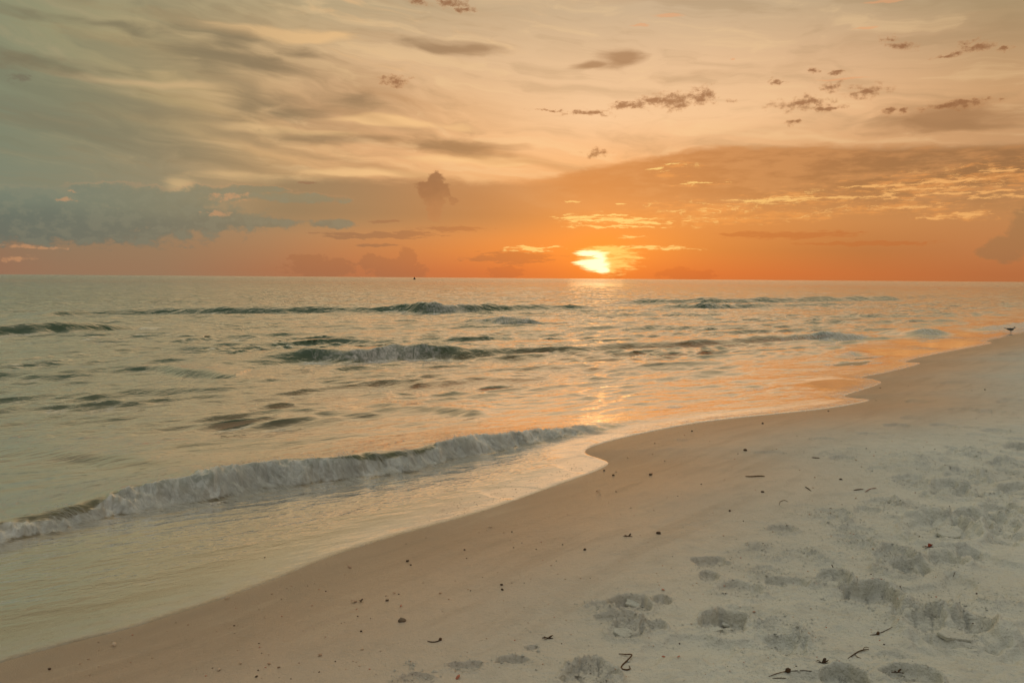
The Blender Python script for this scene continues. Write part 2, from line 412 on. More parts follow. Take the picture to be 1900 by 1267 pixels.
def mesh_obj(name, co, quads=None, tris=None, mat=None, smooth=True, parent=None, attrs=None):
    me = bpy.data.meshes.new(name)
    co = np.ascontiguousarray(co, np.float32)
    loops = []; starts = []; tot = []
    n = 0
    if quads is not None and len(quads):
        q = np.asarray(quads, np.int32); loops.append(q.ravel()); starts.append(n + 4 * np.arange(len(q))); tot.append(np.full(len(q), 4)); n += 4 * len(q)
    if tris is not None and len(tris):
        q = np.asarray(tris, np.int32); loops.append(q.ravel()); starts.append(n + 3 * np.arange(len(q))); tot.append(np.full(len(q), 3)); n += 3 * len(q)
    loops = np.concatenate(loops).astype(np.int32); starts = np.concatenate(starts).astype(np.int32); tot = np.concatenate(tot)
    me.vertices.add(len(co)); me.vertices.foreach_set('co', co.ravel())
    me.loops.add(len(loops)); me.loops.foreach_set('vertex_index', loops)
    me.polygons.add(len(starts)); me.polygons.foreach_set('loop_start', starts)
    try: me.polygons.foreach_set('loop_total', tot.astype(np.int32))
    except Exception: pass
    me.polygons.foreach_set('use_smooth', np.full(len(starts), smooth))
    for k, v in (attrs or {}).items():
        at = me.attributes.new(k, 'FLOAT', 'POINT'); at.data.foreach_set('value', np.ascontiguousarray(v, np.float32))
    me.update(calc_edges=True)
    if mat: me.materials.append(mat)
    ob = bpy.data.objects.new(name, me); COL.objects.link(ob)
    if parent is not None: ob.parent = parent
    return ob


def grid_faces(nr, nc, keep=None):
    i = np.arange(nr - 1)[:, None] * nc + np.arange(nc - 1)[None, :]
    q = np.stack([i, i + 1, i + nc + 1, i + nc], -1).reshape(-1, 4)
    if keep is not None:
        k = keep.ravel()
        q = q[k[q].all(1)]
    return q


def compact(co, q, attrs):
    used = np.zeros(len(co), bool); used[q.ravel()] = True
    idx = np.cumsum(used) - 1
    return co[used], idx[q], {k: v[used] for k, v in attrs.items()}


# ------------------------------------------------------------------ where sea and sand meet
SHORE_PX = [(-900, 1560), (-420, 1360), (-150, 1275), (0, 1228), (130, 1192), (235, 1167), (330, 1137), (420, 1108), (520, 1070), (600, 1036), (700, 1003), (800, 975),
            (880, 953), (950, 930), (1010, 908), (1060, 890), (1100, 876), (1126, 864), (1129, 857), (1112, 850), (1088, 843), (1083, 836), (1100, 827), (1150, 813), (1228, 796),
            (1300, 783), (1380, 774), (1450, 767), (1520, 760), (1580, 751), (1614, 743), (1612, 740), (1580, 738), (1560, 735), (1600, 723), (1634, 712), (1636, 708), (1616, 702), (1592, 700), (1640, 692),
            (1680, 683), (1712, 674), (1700, 672), (1672, 672), (1720, 660), (1790, 647), (1843, 637), (1838, 634), (1826, 633), (1868, 624), (1910, 614)]
sp = on_level([p[0] for p in SHORE_PX], [p[1] for p in SHORE_PX])
sp = np.vstack([[-16.0, -12.0], sp, [30, 42], [60, 78], [300, 370], [3000, 3400], [30000, 33000]])
for _ in range(2):                                     # round the corners (Chaikin)
    a_, b_ = sp[:-1], sp[1:]
    mid = np.stack([a_ * 0.75 + b_ * 0.25, a_ * 0.25 + b_ * 0.75], 1).reshape(-1, 2)
    sp = np.vstack([sp[:1], mid, sp[-1:]])
LAND = np.vstack([sp, [30000, -30000], [-30000, -30000], [-30000, -12.0]])


def seg_dist(x, y, pl):
    if x.size > 200000:                                 # work through near and far points in separate lots
        sh = x.shape; x = x.ravel(); y = y.ravel(); out = np.empty(x.size)
        o_ = np.argsort(y, kind='stable')
        for ch in np.array_split(o_, 24):
            xc, yc = x[ch], y[ch]
            cx_, cy_ = 0.5 * (xc.min() + xc.max()), 0.5 * (yc.min() + yc.max()); R = math.hypot(xc.max() - cx_, yc.max() - cy_)
            one = np.array([cx_]), np.array([cy_])
            ds = np.array([seg_dist(*one, pl[k:k + 2])[0] for k in range(len(pl) - 1)])
            use = np.flatnonzero(ds <= ds.min() + 2 * R + 1e-6)
            d2 = np.full(len(ch), 1e18)
            for k in use: d2 = np.minimum(d2, seg_dist(xc, yc, pl[k:k + 2]) ** 2)
            out[ch] = np.sqrt(d2)
        return out.reshape(sh)
    d2 = np.full(x.shape, 1e18)
    for (ax, ay), (bx, by) in zip(pl[:-1], pl[1:]):
        dx, dy = bx - ax, by - ay
        t = np.clip(((x - ax) * dx + (y - ay) * dy) / (dx * dx + dy * dy + 1e-12), 0, 1)
        d2 = np.minimum(d2, (x - ax - t * dx) ** 2 + (y - ay - t * dy) ** 2)
    return np.sqrt(d2)


def inside(x, y, poly):
    r = np.zeros(x.shape, bool)
    n = len(poly); j = n - 1
    for i in range(n):
        xi, yi = poly[i]; xj, yj = poly[j]
        if yi != yj:
            c_ = ((yi > y) != (yj > y)) & (x < (xj - xi) * (y - yi) / (yj - yi) + xi)
            r ^= c_
        j = i
    return r


def shore_dist(x, y):
    """metres inland (positive) or out to sea (negative)"""
    x = np.asarray(x, float); y = np.asarray(y, float)
    d = seg_dist(x, y, sp)
    return np.where(inside(x, y, LAND), d, -d)


# ------------------------------------------------------------------ the beach
def base_height(sd):
    up = 0.34 * (1 - np.exp(-np.maximum(sd, 0) * 0.085 / 0.34))
    o = np.maximum(-sd, 0)
    dn = -0.016 * np.minimum(o, 2.0) - 0.06 * np.clip(o - 2.0, 0, 40)
    return np.where(sd > 0, up, np.maximum(dn, -2.2))


# trodden spots: (x, y, half width, half height on the photograph, depth m, rim m, crumb m)
SPOTS = [
    (1618, 1106, 48, 20, .040, .012, .012), (1345, 1156, 42, 22, .034, .010, .014), (1168, 1120, 36, 16, .020, .012, .010), (1225, 1112, 20, 9, .018, .004, .004),
    (1120, 1124, 32, 10, .004, .006, .012), (1165, 1170, 34, 15, .006, .018, .012), (1205, 1165, 26, 10, .014, .006, .012), (1145, 1147, 38, 9, .010, .006, .006),
    (1092, 1254, 44, 22, .012, .014, .022), (1545, 1083, 30, 16, .006, .022, .018), (1660, 1044, 34, 20, .004, .022, .022), (1690, 1052, 30, 13, .032, .004, .003),
    (1745, 985, 52, 22, .010, .034, .012), (1800, 968, 30, 14, .020, .020, .010), (1845, 972, 34, 14, .024, .014, .008), (1705, 860, 50, 13, -.03, .010, .022), (1763, 912, 30, 14, .008, .030, .018),
    (1800, 915, 24, 8, .026, .002, .002), (1450, 983, 26, 7, .010, .008, .014), (1550, 970, 18, 7, -.006, .014, .004), (1320, 1043, 34, 10, .022, .004, .006), (1316, 1069, 20, 8, .016, .006, .003),
    (1440, 1022, 60, 14, .0, .002, .018), (1372, 1095, 38, 13, .012, .008, .016), (1420, 1062, 30, 9, .004, .004, .016), (1462, 1083, 36, 9, .016, .004, .006), (1455, 1172, 36, 20, .0, .002, .024), (1465, 1200, 32, 16, .010, .002, .012),
    (1700, 1150, 44, 16, .016, .014, .004), (1770, 1172, 70, 22, .004, .030, .004), (1810, 1160, 30, 15, .022, .004, .002), (1730, 1135, 40, 10, .014, .012, .006), (1570, 1256, 34, 16, .034, .006, .004), (1755, 1040, 30, 12, .022, .014, .008), (1800, 1025, 18, 7, .016, .002, .002),
    (862, 1235, 26, 8, .012, .002, .018), (950, 1221, 28, 8, .014, .002, .006), (985, 1199, 13, 4, .012, .0, .0), (770, 1260, 30, 9, .006, .004, .012), (763, 1234, 9, 5, .004, .0, .012), (1850, 1118, 26, 10, -.018, .010, .004), (1815, 1128, 24, 7, -.014, .006, .003),
    (1690, 1257, 44, 12, .020, .010, .006), (1650, 1215, 20, 6, .006, .004, .003), (1690, 895, 28, 8, .008, .012, .018), (1790, 885, 30, 9, .006, .014, .018), (1640, 935, 30, 7, .010, .006, .014), (1680, 940, 28, 8, -.012, .006, .014), (1720, 945, 24, 7, .018, .004, .003),
    (1790, 840, 24, 6, .002, .016, .016), (1830, 850, 30, 7, .004, .010, .016), (1870, 860, 26, 7, .022, .006, .006), (1890, 830, 22, 8, .020, .016, .004), (1860, 882, 30, 9, .004, .012, .014), (1885, 912, 30, 10, .024, .010, .004), (1860, 947, 30, 8, .016, .012, .003), (1885, 958, 22, 10, .0, .016, .012),
    (1870, 995, 24, 6, .012, .004, .0), (1858, 1004, 20, 6, .012, .004, .0), (1848, 926, 20, 6, .004, .010, .010), (1545, 955, 30, 6, .002, .008, .012), (1610, 948, 20, 6, .012, .004, .006), (1590, 985, 30, 6, .006, .006, .012), (1580, 1000, 30, 7, .004, .008, .012), (1510, 1030, 40, 9, .0, .004, .014), (1600, 1012, 26, 7, .010, .006, .012),
    (1500, 955, 30, 5, .0, .002, .010), (1430, 840, 30, 3, .006, .002, .004), (1550, 845, 30, 6, .0, .004, .014), (1590, 835, 20, 3, .004, .004, .003), (1625, 872, 16, 4, .004, .006, .006), (1560, 852, 22, 4, .010, .004, .002), (1665, 790, 20, 4, .014, .002, .002), (1690, 776, 16, 3, .012, .002, .002), (1750, 790, 20, 4, .012, .004, .003), (1840, 765, 24, 5, .016, .004, .003),
    (1850, 800, 20, 4, .014, .004, .002), (1790, 760, 24, 4, .012, .004, .002), (1700, 745, 18, 3, .010, .003, .002), (1880, 745, 22, 5, .014, .004, .002), (1880, 660, 26, 4, .012, .01, .004), (1770, 710, 18, 3, .010, .003, .001), (1610, 805, 16, 3, .008, .002, .002), (1530, 815, 22, 3, .006, .002, .004), (1260, 815, 10, 2, .0, .002, .004),
]


def to_ground(px, py, n=60):
    """points of the smooth beach or the water level under photograph points"""
    px = np.atleast_1d(np.asarray(px, float)); py = np.atleast_1d(np.asarray(py, float))
    z = np.zeros(px.shape)
    for _ in range(12):
        p = on_level(px, py, z)
        z = 0.5 * z + 0.5 * np.maximum(base_height(shore_dist(p[:, 0], p[:, 1])), 0)
    return np.column_stack([on_level(px, py, z), z])


_g = to_ground([s[0] for s in SPOTS], [s[1] for s in SPOTS])
SPOTW = []
for s_, g_ in zip(SPOTS, _g):
    d = math.hypot(g_[0], g_[1]); eye = CAM_H - g_[2]
    rr = math.hypot(d, eye)
    w = s_[2] * rr / FPX                                # across the sight line
    l = s_[3] * rr * rr / (FPX * eye)                   # along it
    SPOTW.append((g_[0], g_[1], w, min(l, w * 1.7), math.atan2(g_[0], g_[1]), s_[4] * 1.7, s_[5] * 1.6, s_[6] * 1.1))


def sand_height(x, y, sd=None, fine=True):
    sh = x.shape
    x = x.ravel(); y = y.ravel()
    sd = shore_dist(x, y) if sd is None else sd.ravel()
    z = base_height(sd)
    r = np.hypot(x, y)
    land = sst(0.05, 0.6, sd)
    # trampling grows inland; the film-washed strip stays smooth
    tr = sst(1.4, 3.4, sd + 0.5 * fbm(x * 0.5, y * 0.5, 3, 2))
    und = fbm(x * 0.9, y * 0.9, 11, 3) * 0.010 * land * (0.4 + tr)
    swale = vnoise(x * 0.35, y * 0.35, 5) * 0.012 * land
    z = z + und + swale
    dents = sst(0.20, 0.40, vnoise(x * 3.0, y * 3.0, 21) + 0.12 * vnoise(x * 13, y * 13, 22)) * 0.030
    z = z - dents * tr * 0.9 + fbm(x * 4.5, y * 4.5, 31, 4) * 0.013 * tr
    crumb = np.zeros_like(z)
    if fine:
        patch = sst(0.1, 0.7, fbm(x * 0.8 + 40, y * 0.8, 51, 3) + 0.35 * tr)
        ridge = 1 - np.abs(fbm(x * 13, y * 13, 61, 3))
        crumb = np.maximum(0, ridge - 0.62) * 0.014 * patch * sst(1.0, 2.6, sd)
        z = z + crumb
        z = z + fbm(x * 26, y * 26, 71, 2) * (0.0014 + 0.0030 * tr) * land
        # flat lee streaks left by the last wash
        z = z + vnoise(x * 1.6 + y * 1.2, (y - x) * 9.0, 81) * 0.0022 * land * (1 - tr)
    wx = 0.03 * vnoise(x * 9, y * 9, 91); wy = 0.03 * vnoise(x * 9, y * 9, 92)
    for (cx_, cy_, w, l, a, dep, rim, cr) in SPOTW:
        R = 2.4 * max(w, l)
        m_ = np.flatnonzero((np.abs(x - cx_) < R) & (np.abs(y - cy_) < R))
        if not len(m_): continue
        X = x[m_] - cx_ + wx[m_]; Y = y[m_] - cy_ + wy[m_]
        u = (X * math.cos(a) - Y * math.sin(a)) / w
        v = (X * math.sin(a) + Y * math.cos(a)) / l
        q = np.sqrt(u * u + v * v) + 0.16 * vnoise(x[m_] * 14, y[m_] * 14, 101)
        if dep > 0: z[m_] -= dep * sst(1.0, 0.86, q) * 1.1
        else: z[m_] -= dep * np.exp(-q * q * 1.6)
        z[m_] += rim * np.exp(-((q - 1.10) / 0.17) ** 2) * (0.5 + 0.8 * sst(-0.3, 0.8, v + 0.5 * u))
        if fine and (dep >= .024 or rim >= .018):              # crust broken into tilted plates with open joints
            pr_ = np.random.default_rng(int(abs(cx_ * 1000 + cy_ * 77)))
            npl = 6; pu = pr_.uniform(-.9, .9, npl); pv = pr_.uniform(-.9, .9, npl); ph_ = pr_.uniform(-.2, .75, npl) * .017; tu = pr_.uniform(-.5, .5, npl) * .017; tv = pr_.uniform(-.2, .9, npl) * .017
            uu = u + 0.10 * vnoise(x[m_] * 20, y[m_] * 20, 131); vv = v + 0.10 * vnoise(x[m_] * 20, y[m_] * 20, 132)
            dd = np.sqrt((uu[None] - pu[:, None]) ** 2 + (vv[None] - pv[:, None]) ** 2)
            o1 = np.argsort(dd, 0)[:2]; i1 = o1[0]; ar = np.arange(len(uu))
            gap = dd[o1[1], ar] - dd[i1, ar]
            inn = sst(1.05, .9, q)
            z[m_] += inn * (ph_[i1] + tu[i1] * (uu - pu[i1]) + tv[i1] * (vv - pv[i1])) * sst(0.0, .12, gap) - inn * .016 * sst(.08, .02, gap)
        if fine and cr:
            rg = 1 - np.abs(fbm(x[m_] * 24, y[m_] * 24, 111, 3))
            k = np.maximum(0, rg - 0.45) * cr * 1.7 * sst(1.5, 0.8, q) * (0.35 + sst(-0.2, 0.5, vnoise(x[m_] * 6, y[m_] * 6, 121)))
            z[m_] += k; crumb[m_] += k
    return z.reshape(sh), crumb.reshape(sh)


def polar(r0, r1, nr, ang, far=None):
    r = np.geomspace(r0, r1, nr)
    if far is not None: r = np.concatenate([r, far])
    R, A = np.meshgrid(r, ang, indexing='ij')
    return R * np.sin(A), R * np.cos(A), len(r), len(ang)


HALF = math.radians(35.5)
ang_in = np.linspace(-HALF, HALF, 900)
ang_l = np.linspace(math.radians(-178), -HALF, 90)[:-1]
ang_r = np.linspace(HALF, math.radians(178), 90)[1:]
# sand: fine sheet in front of the viewer, coarse beyond and behind
ang_s = np.concatenate([np.linspace(math.radians(-180), math.radians(-44), 60)[:-1], np.linspace(math.radians(-44), math.radians(38), 840), np.linspace(math.radians(38), math.radians(180), 60)[1:]])
X, Y, nr, nc = polar(1.6, 11, 1000, ang_s, np.concatenate([np.geomspace(11.04, 60, 260), np.geomspace(64, 34000, 50)]))
sd_s = np.empty(X.shape)
sd_s = shore_dist(X, Y)
keep = sd_s > -5.0 - 0.02 * np.hypot(X, Y)
keep_big = keep.copy()
Zs = np.zeros(X.shape); Cr = np.zeros(X.shape)
zz, cc = sand_height(X[keep], Y[keep], sd_s[keep])
Zs[keep] = zz; Cr[keep] = cc
co = np.column_stack([X.ravel(), Y.ravel(), Zs.ravel()])
q = grid_faces(nr, nc, keep)
co, q, at = compact(co, q, {'inland': sd_s.ravel(), 'crumb': Cr.ravel()})
# the small patch under the viewer
cxs, cys = np.meshgrid(np.linspace(-1.7, 1.7, 30), np.linspace(-1.7, 1.7, 30), indexing='ij')


def mat_new(name):
    m_ = bpy.data.materials.new(name); m_.use_nodes = True
    t = m_.node_tree; t.nodes.clear()
    o = t.nodes.new('ShaderNodeOutputMaterial')
    return m_, t, o


def attr(t, name):
    n = t.nodes.new('ShaderNodeAttribute'); n.attribute_name = name
    return S(t, n.outputs['Fac'])


def objco(t):
    n = t.nodes.new('ShaderNodeNewGeometry')
    return S(t, n.outputs['Position'])


def principled(t, o, **kw):
    b = t.nodes.new('ShaderNodeBsdfPrincipled')
    for k, v in kw.items():
        k = k.replace('_', ' ')
        if isinstance(v, S): t.links.new(v.o, b.inputs[k])
        else: b.inputs[k].default_value = (*v, 1.0) if isinstance(v, tuple) else v
    t.links.new(b.outputs[0], o.inputs[0])
    return b


def bump(t, h, strength=0.5, dist=0.01, normal=None):
    n = t.nodes.new('ShaderNodeBump'); n.inputs['Strength'].default_value = strength; n.inputs['Distance'].default_value = dist
    t.links.new(h.o, n.inputs['Height'])
    if normal is not None: t.links.new(normal.o, n.inputs['Normal'])
    return S(t, n.outputs[0])


M_SAND, t, o = mat_new('quartz_sand')
pos = objco(t); inl = attr(t, 'inland'); crb = attr(t, 'crumb')
big = noise(t, pos, 0.7, 4, 0.55); mid_ = noise(t, pos, 6.0, 4, 0.6); grain = noise(t, pos, 420.0, 2, 0.7); spk = noise(t, pos, 160.0, 1, 0.5)
wet = (inl + (big - 0.5) * 1.3 + (mid_ - 0.5) * 0.25).smooth(3.0, 0.4)
dry_c = mixc(t, big.smooth(0.35, 0.65), lin((229, 229, 217)), lin((220, 219, 207)))
wet_c0 = mixc(t, big.smooth(0.35, 0.65), lin((208, 182, 156)), lin((196, 168, 142)))
wet_c = mixc(t, inl.smooth(0.02, -0.25), wet_c0, lin((162, 150, 120)))
soak = (inl + (big - 0.5) * 0.5).smooth(1.1, 0.1)
col_ = mixc(t, soak * 0.5, mixc(t, wet, dry_c, wet_c), mixc(t, inl.smooth(0.02, -0.25), lin((156, 132, 106)), wet_c))
col_ = mixc(t, mid_.smooth(0.45, 0.75) * 0.22, col_, lin((150, 140, 124)))
col_ = mixc(t, spk.smooth(0.68, 0.80) * 0.5, col_, lin((96, 84, 70)))
col_ = mixc(t, grain.smooth(0.5, 0.8) * 0.35, col_, lin((130, 122, 110)))
vrs = t.nodes.new('ShaderNodeVectorRotate'); vrs.rotation_type = 'Z_AXIS'; vrs.inputs['Angle'].default_value = -math.radians(47)
t.links.new(pos.o, vrs.inputs['Vector'])
wash = noise(t, vm(t, 'MULTIPLY', S(t, vrs.outputs[0]), (0.5, 3.4, 1.0)), 1.3, 5, 0.62, 0.4)
col_ = mixc(t, wash.smooth(0.48, 0.68) * wet * 0.40, col_, lin((158, 136, 112)))
col_ = mixc(t, wash.smooth(0.45, 0.30) * wet * 0.25, col_, lin((222, 202, 174)))
fleck = noise(t, pos, 48.0, 2, 0.6)
col_ = mixc(t, fleck.smooth(0.66, 0.76) * 0.4 * (1.0 - wet * 0.6), col_, lin((120, 110, 94)))  # damp specks and tiny crumb shadows, both put into the colour
rough = wet.step(0, 1, 0.75, 0.33)
bm = bump(t, grain * 0.4 + spk * 0.8 + (fleck * 2.5 + mid_ * 4.0) * (1.0 - wet * 0.85), 0.9, 0.005)
principled(t, o, Base_Color=col_, Roughness=rough, Specular_IOR_Level=wet.step(0, 1, 0.25, 0.75), Normal=bm)

sand = mesh_obj('sand', co, q, None, M_SAND, True, None, at)
sand['kind'] = 'structure'

# ------------------------------------------------------------------ the sea
K35 = math.radians(33)
AL = np.array([math.cos(K35), math.sin(K35)]); ON = np.array([math.sin(K35), -math.cos(K35)])   # along the crests, and towards the shore


def crest(pts):
    """(x, y on the photograph at the foot of the front, height m, foam 0..1) -> sampled line"""
    p = np.array(pts, float)
    w = on_level(p[:, 0], p[:, 1])
    s = np.concatenate([[0], np.cumsum(np.hypot(*np.diff(w, axis=0).T))])
    u = np.linspace(0, s[-1], max(60, int(s[-1] / 0.12)) if s[-1] < 40 else 300)
    out = [np.interp(u, s, w[:, i]) for i in (0, 1)] + [np.interp(u, s, p[:, i]) for i in (2, 3)]
    k = max(3, len(u) // 25) | 1
    sm = lambda a: np.convolve(np.pad(a, k // 2, mode='edge'), np.ones(k) / k, 'valid')
    return np.column_stack([sm(c_) for c_ in out])


# (line, width of the front, width of the back)
BREAK = [
    (crest([(-420, 1145, .13, 1), (-200, 1085, .13, 1), (-60, 1046, .12, 1), (0, 1030, .12, 1), (120, 990, .13, 1), (250, 963, .13, 1), (400, 937, .16, 1), (560, 908, .18, .9), (700, 893, .20, .95), (830, 868, .21, 1), (950, 842, .15, 1), (1060, 815, .08, .9), (1150, 799, .035, .7), (1240, 785, .0, .2)]), 0.30, 0.75),
    (crest([(380, 690, .0, 0), (440, 677, .10, 0), (500, 674, .14, 0), (560, 670, .20, .2), (610, 668, .28, .5), (700, 668, .26, .8), (780, 664, .26, .7), (850, 663, .25, .3), (890, 661, .16, 0), (960, 656, .16, .1), (1080, 655, .17, .1), (1200, 646, .12, 0), (1330, 640, .12, 0), (1430, 634, .16, .2), (1500, 632, .20, .6), (1560, 632, .26, .9), (1605, 628, .2, .8), (1640, 624, .0, .3)]), 0.34, 1.1),
    (crest([(-160, 712, .12, 0), (0, 703, .16, 0), (100, 699, .17, 0), (200, 694, .16, 0), (280, 691, .18, 0), (330, 699, .15, 0), (430, 706, .10, 0), (520, 700, .0, 0)]), 0.34, 1.0),
    (crest([(60, 590, .0, 0), (150, 585, .24, 0), (300, 583, .28, 0), (500, 583, .30, 0), (650, 581, .30, 0), (740, 580, .38, .1), (780, 582, .50, .4), (830, 582, .48, .8), (880, 580, .42, .5), (960, 577, .34, .1), (1100, 574, .24, 0), (1200, 572, .0, 0)]), 0.58, 2.0),
    (crest([(1100, 566, .0, 0), (1200, 564, .34, .1), (1264, 564, .40, .3), (1430, 562, .40, .4), (1550, 559, .36, .2), (1670, 557, .34, .2), (1760, 550, .28, .2), (1800, 548, 0, 0)]), 0.75, 2.6),
    (crest([(1210, 574, .0, 0), (1260, 573, .30, .2), (1330, 573, .34, .5), (1400, 571, .30, .4), (1460, 569, .24, .1), (1560, 567, .16, 0), (1640, 566, .0, 0)]), 0.55, 1.8),
    (crest([(840, 603, .0, 0), (880, 603, .20, .4), (940, 603, .28, .7), (1000, 601, .26, .6), (1020, 599, .0, .1)]), 0.6, 1.4),
    (crest([(-260, 634, .3, 0), (-80, 628, .34, 0), (0, 624, .36, 0), (90, 620, .34, .1), (170, 616, .26, 0), (240, 612, .14, 0), (300, 608, .0, 0)]), 0.46, 1.6),
    (crest([(1690, 625, .0, 0), (1725, 624, .18, .7), (1765, 623, .17, .6), (1830, 617, .12, .7), (1900, 609, .16, .8), (1990, 600, .2, .8)]), 0.5, 1.2),
    (crest([(1500, 676, .0, 0), (1545, 670, .05, .4), (1590, 662, .07, .7), (1630, 655, .05, .6), (1660, 648, .0, 0)]), 0.35, 0.6),
    (crest([(640, 757, .0, 0), (720, 760, .06, 0), (860, 775, .06, 0), (900, 778, .0, 0)]), 0.3, 0.7),
    (crest([(-100, 845, .04, 0), (100, 858, .06, 0), (250, 872, .05, 0), (420, 868, .0, 0)]), 0.3, 0.7),
    (crest([(200, 672, .0, 0), (260, 672, .09, 0), (330, 668, .08, 0), (380, 664, .0, 0)]), 0.35, 0.8),
]


def near_line(x, y, pl):
    """nearest point of a sampled line: signed distance (shoreward positive), index along"""
    best = np.full(x.shape, 1e18); sx_ = np.zeros(x.shape); tt = np.zeros(x.shape)
    for i in range(len(pl) - 1):
        ax, ay = pl[i, :2]; bx, by = pl[i + 1, :2]
        dx, dy = bx - ax, by - ay; L2 = dx * dx + dy * dy + 1e-12
        t = np.clip(((x - ax) * dx + (y - ay) * dy) / L2, 0, 1)
        d2 = (x - ax - t * dx) ** 2 + (y - ay - t * dy) ** 2
        m_ = d2 < best
        best = np.where(m_, d2, best)
        side = (x - ax) * dy - (y - ay) * dx
        sx_ = np.where(m_, np.sign(side), sx_)
        tt = np.where(m_, i + t, tt)
    return np.sqrt(best) * sx_, tt


NW = 80
_wl = np.exp(rng.uniform(math.log(0.22), math.log(5.5), NW))
_wd = rng.normal(0, math.radians(17), NW)
_wp = rng.uniform(0, 2 * math.pi, NW)
_wa = 0.0195 * np.minimum(_wl, 1.6) ** 0.50 * np.where(_wl > 1.6, (1.6 / _wl) ** 0.25, 1.0) / math.sqrt(NW / 26.0)


def sea_height(x, y, sd):
    """height, foam, sideways shift of the water surface"""
    o = np.maximum(-sd, 0)
    calm = 0.35 * sst(0.25, 1.6, o) * sst(8.5, 10.5, np.hypot(x, y)) + sst(1.5, 6.5, o)
    calm = np.minimum(calm, 1.0)
    r = np.hypot(x, y)
    patch = 0.55 + 0.75 * sst(-0.5, 0.6, fbm(x * 0.11 + 3, y * 0.16, 201, 3))
    patch *= 0.62 + 0.38 * sst(9, 20, r)
    h = np.zeros(x.shape); gx = np.zeros(x.shape); gy = np.zeros(x.shape)
    # bend the phase a little so that the crests are short and uneven
    bx = 0.25 * vnoise(x * 0.5, y * 0.5, 211); by = 0.25 * vnoise(x * 0.5 + 9, y * 0.5, 212)
    for wl, wd, wp, wa in zip(_wl, _wd, _wp, _wa):
        k = 2 * math.pi / wl
        c_, s_ = math.cos(wd), math.sin(wd)
        dx = ON[0] * c_ - ON[1] * s_; dy = ON[0] * s_ + ON[1] * c_
        fade = sst(wl * 150, wl * 50, r) if wl < 3 else 1.0            # what the far grid cannot carry is left to the bump
        ph = k * (dx * (x + bx) + dy * (y + by)) + wp
        sn = np.sin(ph); cs = np.cos(ph)
        a = wa * fade
        h = h + a * cs; gx = gx - dx * a * sn; gy = gy - dy * a * sn
    amp = calm * patch
    h *= amp; h = 0.085 * np.tanh(h / 0.085); gx *= 0.65 * amp; gy *= 0.65 * amp
    foam = np.zeros(x.shape)
    for bi, (pl, fw, bw) in enumerate(BREAK):
        lo = pl[:, :2].min(0) - 4 * bw; hi = pl[:, :2].max(0) + 4 * bw
        m_ = np.flatnonzero((x > lo[0]) & (x < hi[0]) & (y > lo[1]) & (y < hi[1]))
        if not len(m_): continue
        s, tt = near_line(x[m_], y[m_], pl)
        jj = np.arange(len(pl))
        A = np.interp(tt, jj, pl[:, 2]) * (0.86 if bi == 0 else 0.6 if bi == 2 else 1.0); F = np.interp(tt, jj, pl[:, 3]) * (1.0 if bi == 0 else 0.75)
        X_, Y_ = x[m_], y[m_]
        n1 = vnoise(X_ * 0.2 / fw, Y_ * 0.2 / fw, 301 + bi); n2 = vnoise(X_ * 0.75 / fw, Y_ * 0.75 / fw, 331 + bi)
        s = s + fw * (1.45 if bi == 0 else 1.0) + fw * (0.22 * n1 + (0.30 if bi == 0 else 0.08) * n2 + (0.16 * vnoise(X_ * 6.5, Y_ * 6.5, 391) if bi == 0 else 0.0))                   # crest stands one front-width behind its foot
        A = A * (1.0 + 0.35 * n1 + 0.22 * n2 * (bi > 0))
        pr = np.where(s < 0, np.exp(-(np.abs(s) / bw) ** 1.6), 1 - sst(0, fw, s))
        trough = -0.07 * np.exp(-((s - 1.6 * fw) / (0.8 * fw)) ** 2)
        endm = ((tt > 0.02) & (tt < len(pl) - 1.02)).astype(float)
        h[m_] = h[m_] * (1 - 0.8 * pr) + A * (pr + trough) * endm
        st_ = 0.10 + (0.55 * vnoise(X_ * 1.1, Y_ * 1.1, 381) + 0.2 * sst(0.5, -2.5, X_) if bi == 0 else 0.0)
        f = F * sst((st_ - 0.30) * fw, st_ * fw, s) * (1 - sst(0.75 * fw, (1.1 if bi == 0 else 1.4) * fw, s)) * endm * sst(0.0, 0.08, A)
        foam[m_] = np.maximum(foam[m_], f)
        if bi == 0:
            lump = np.maximum(0, 1 - np.abs(fbm(X_ * 7, Y_ * 7, 351, 3))) ** 1.5
            h[m_] += 0.090 * f * (lump - 0.3) * (0.5 + 0.5 * vnoise(X_ * 2, Y_ * 2, 371)) + 0.006 * f * fbm(X_ * 24, Y_ * 24, 361, 2)
            # the crest runs ahead of itself
            gx[m_] += 0.03 * pr * sst(-0.3, 0.0, s) * ON[0]; gy[m_] += 0.03 * pr * sst(-0.3, 0.0, s) * ON[1]
    # thin run-up: little wrinkles, then a rounded lip where it ends on the sand
    h = h + 0.0035 * fbm(x * 2.2 + y * 1.4, (y - 0.7 * x) * 7.0, 371, 3) * sst(0.25, 1.6, o) * (1 - 0.6 * calm)
    lip = 0.006 * np.exp(-((o - 0.03) / 0.05) ** 2) + 0.004 * sst(0.0, 0.05, o)
    h = h + np.where(sd > 0, -0.25 * sd, lip) + 0.001
    return h, foam, gx, gy


# strips where the last wash has drained to a still film
STILL = []
for px_, py_, a_, b_ in [(1565, 714, 78, 13), (1150, 815, 75, 16), (1085, 862, 60, 22), (960, 915, 80, 16), (1780, 640, 120, 9), (1690, 655, 90, 8), (1850, 622, 70, 6)]:
    p_ = on_level(px_, py_); d_ = math.hypot(p_[0], p_[1], CAM_H)
    STILL.append((p_[0], p_[1], a_ * d_ / FPX, b_ * d_ * d_ / (FPX * CAM_H), math.atan2(p_[0], p_[1])))


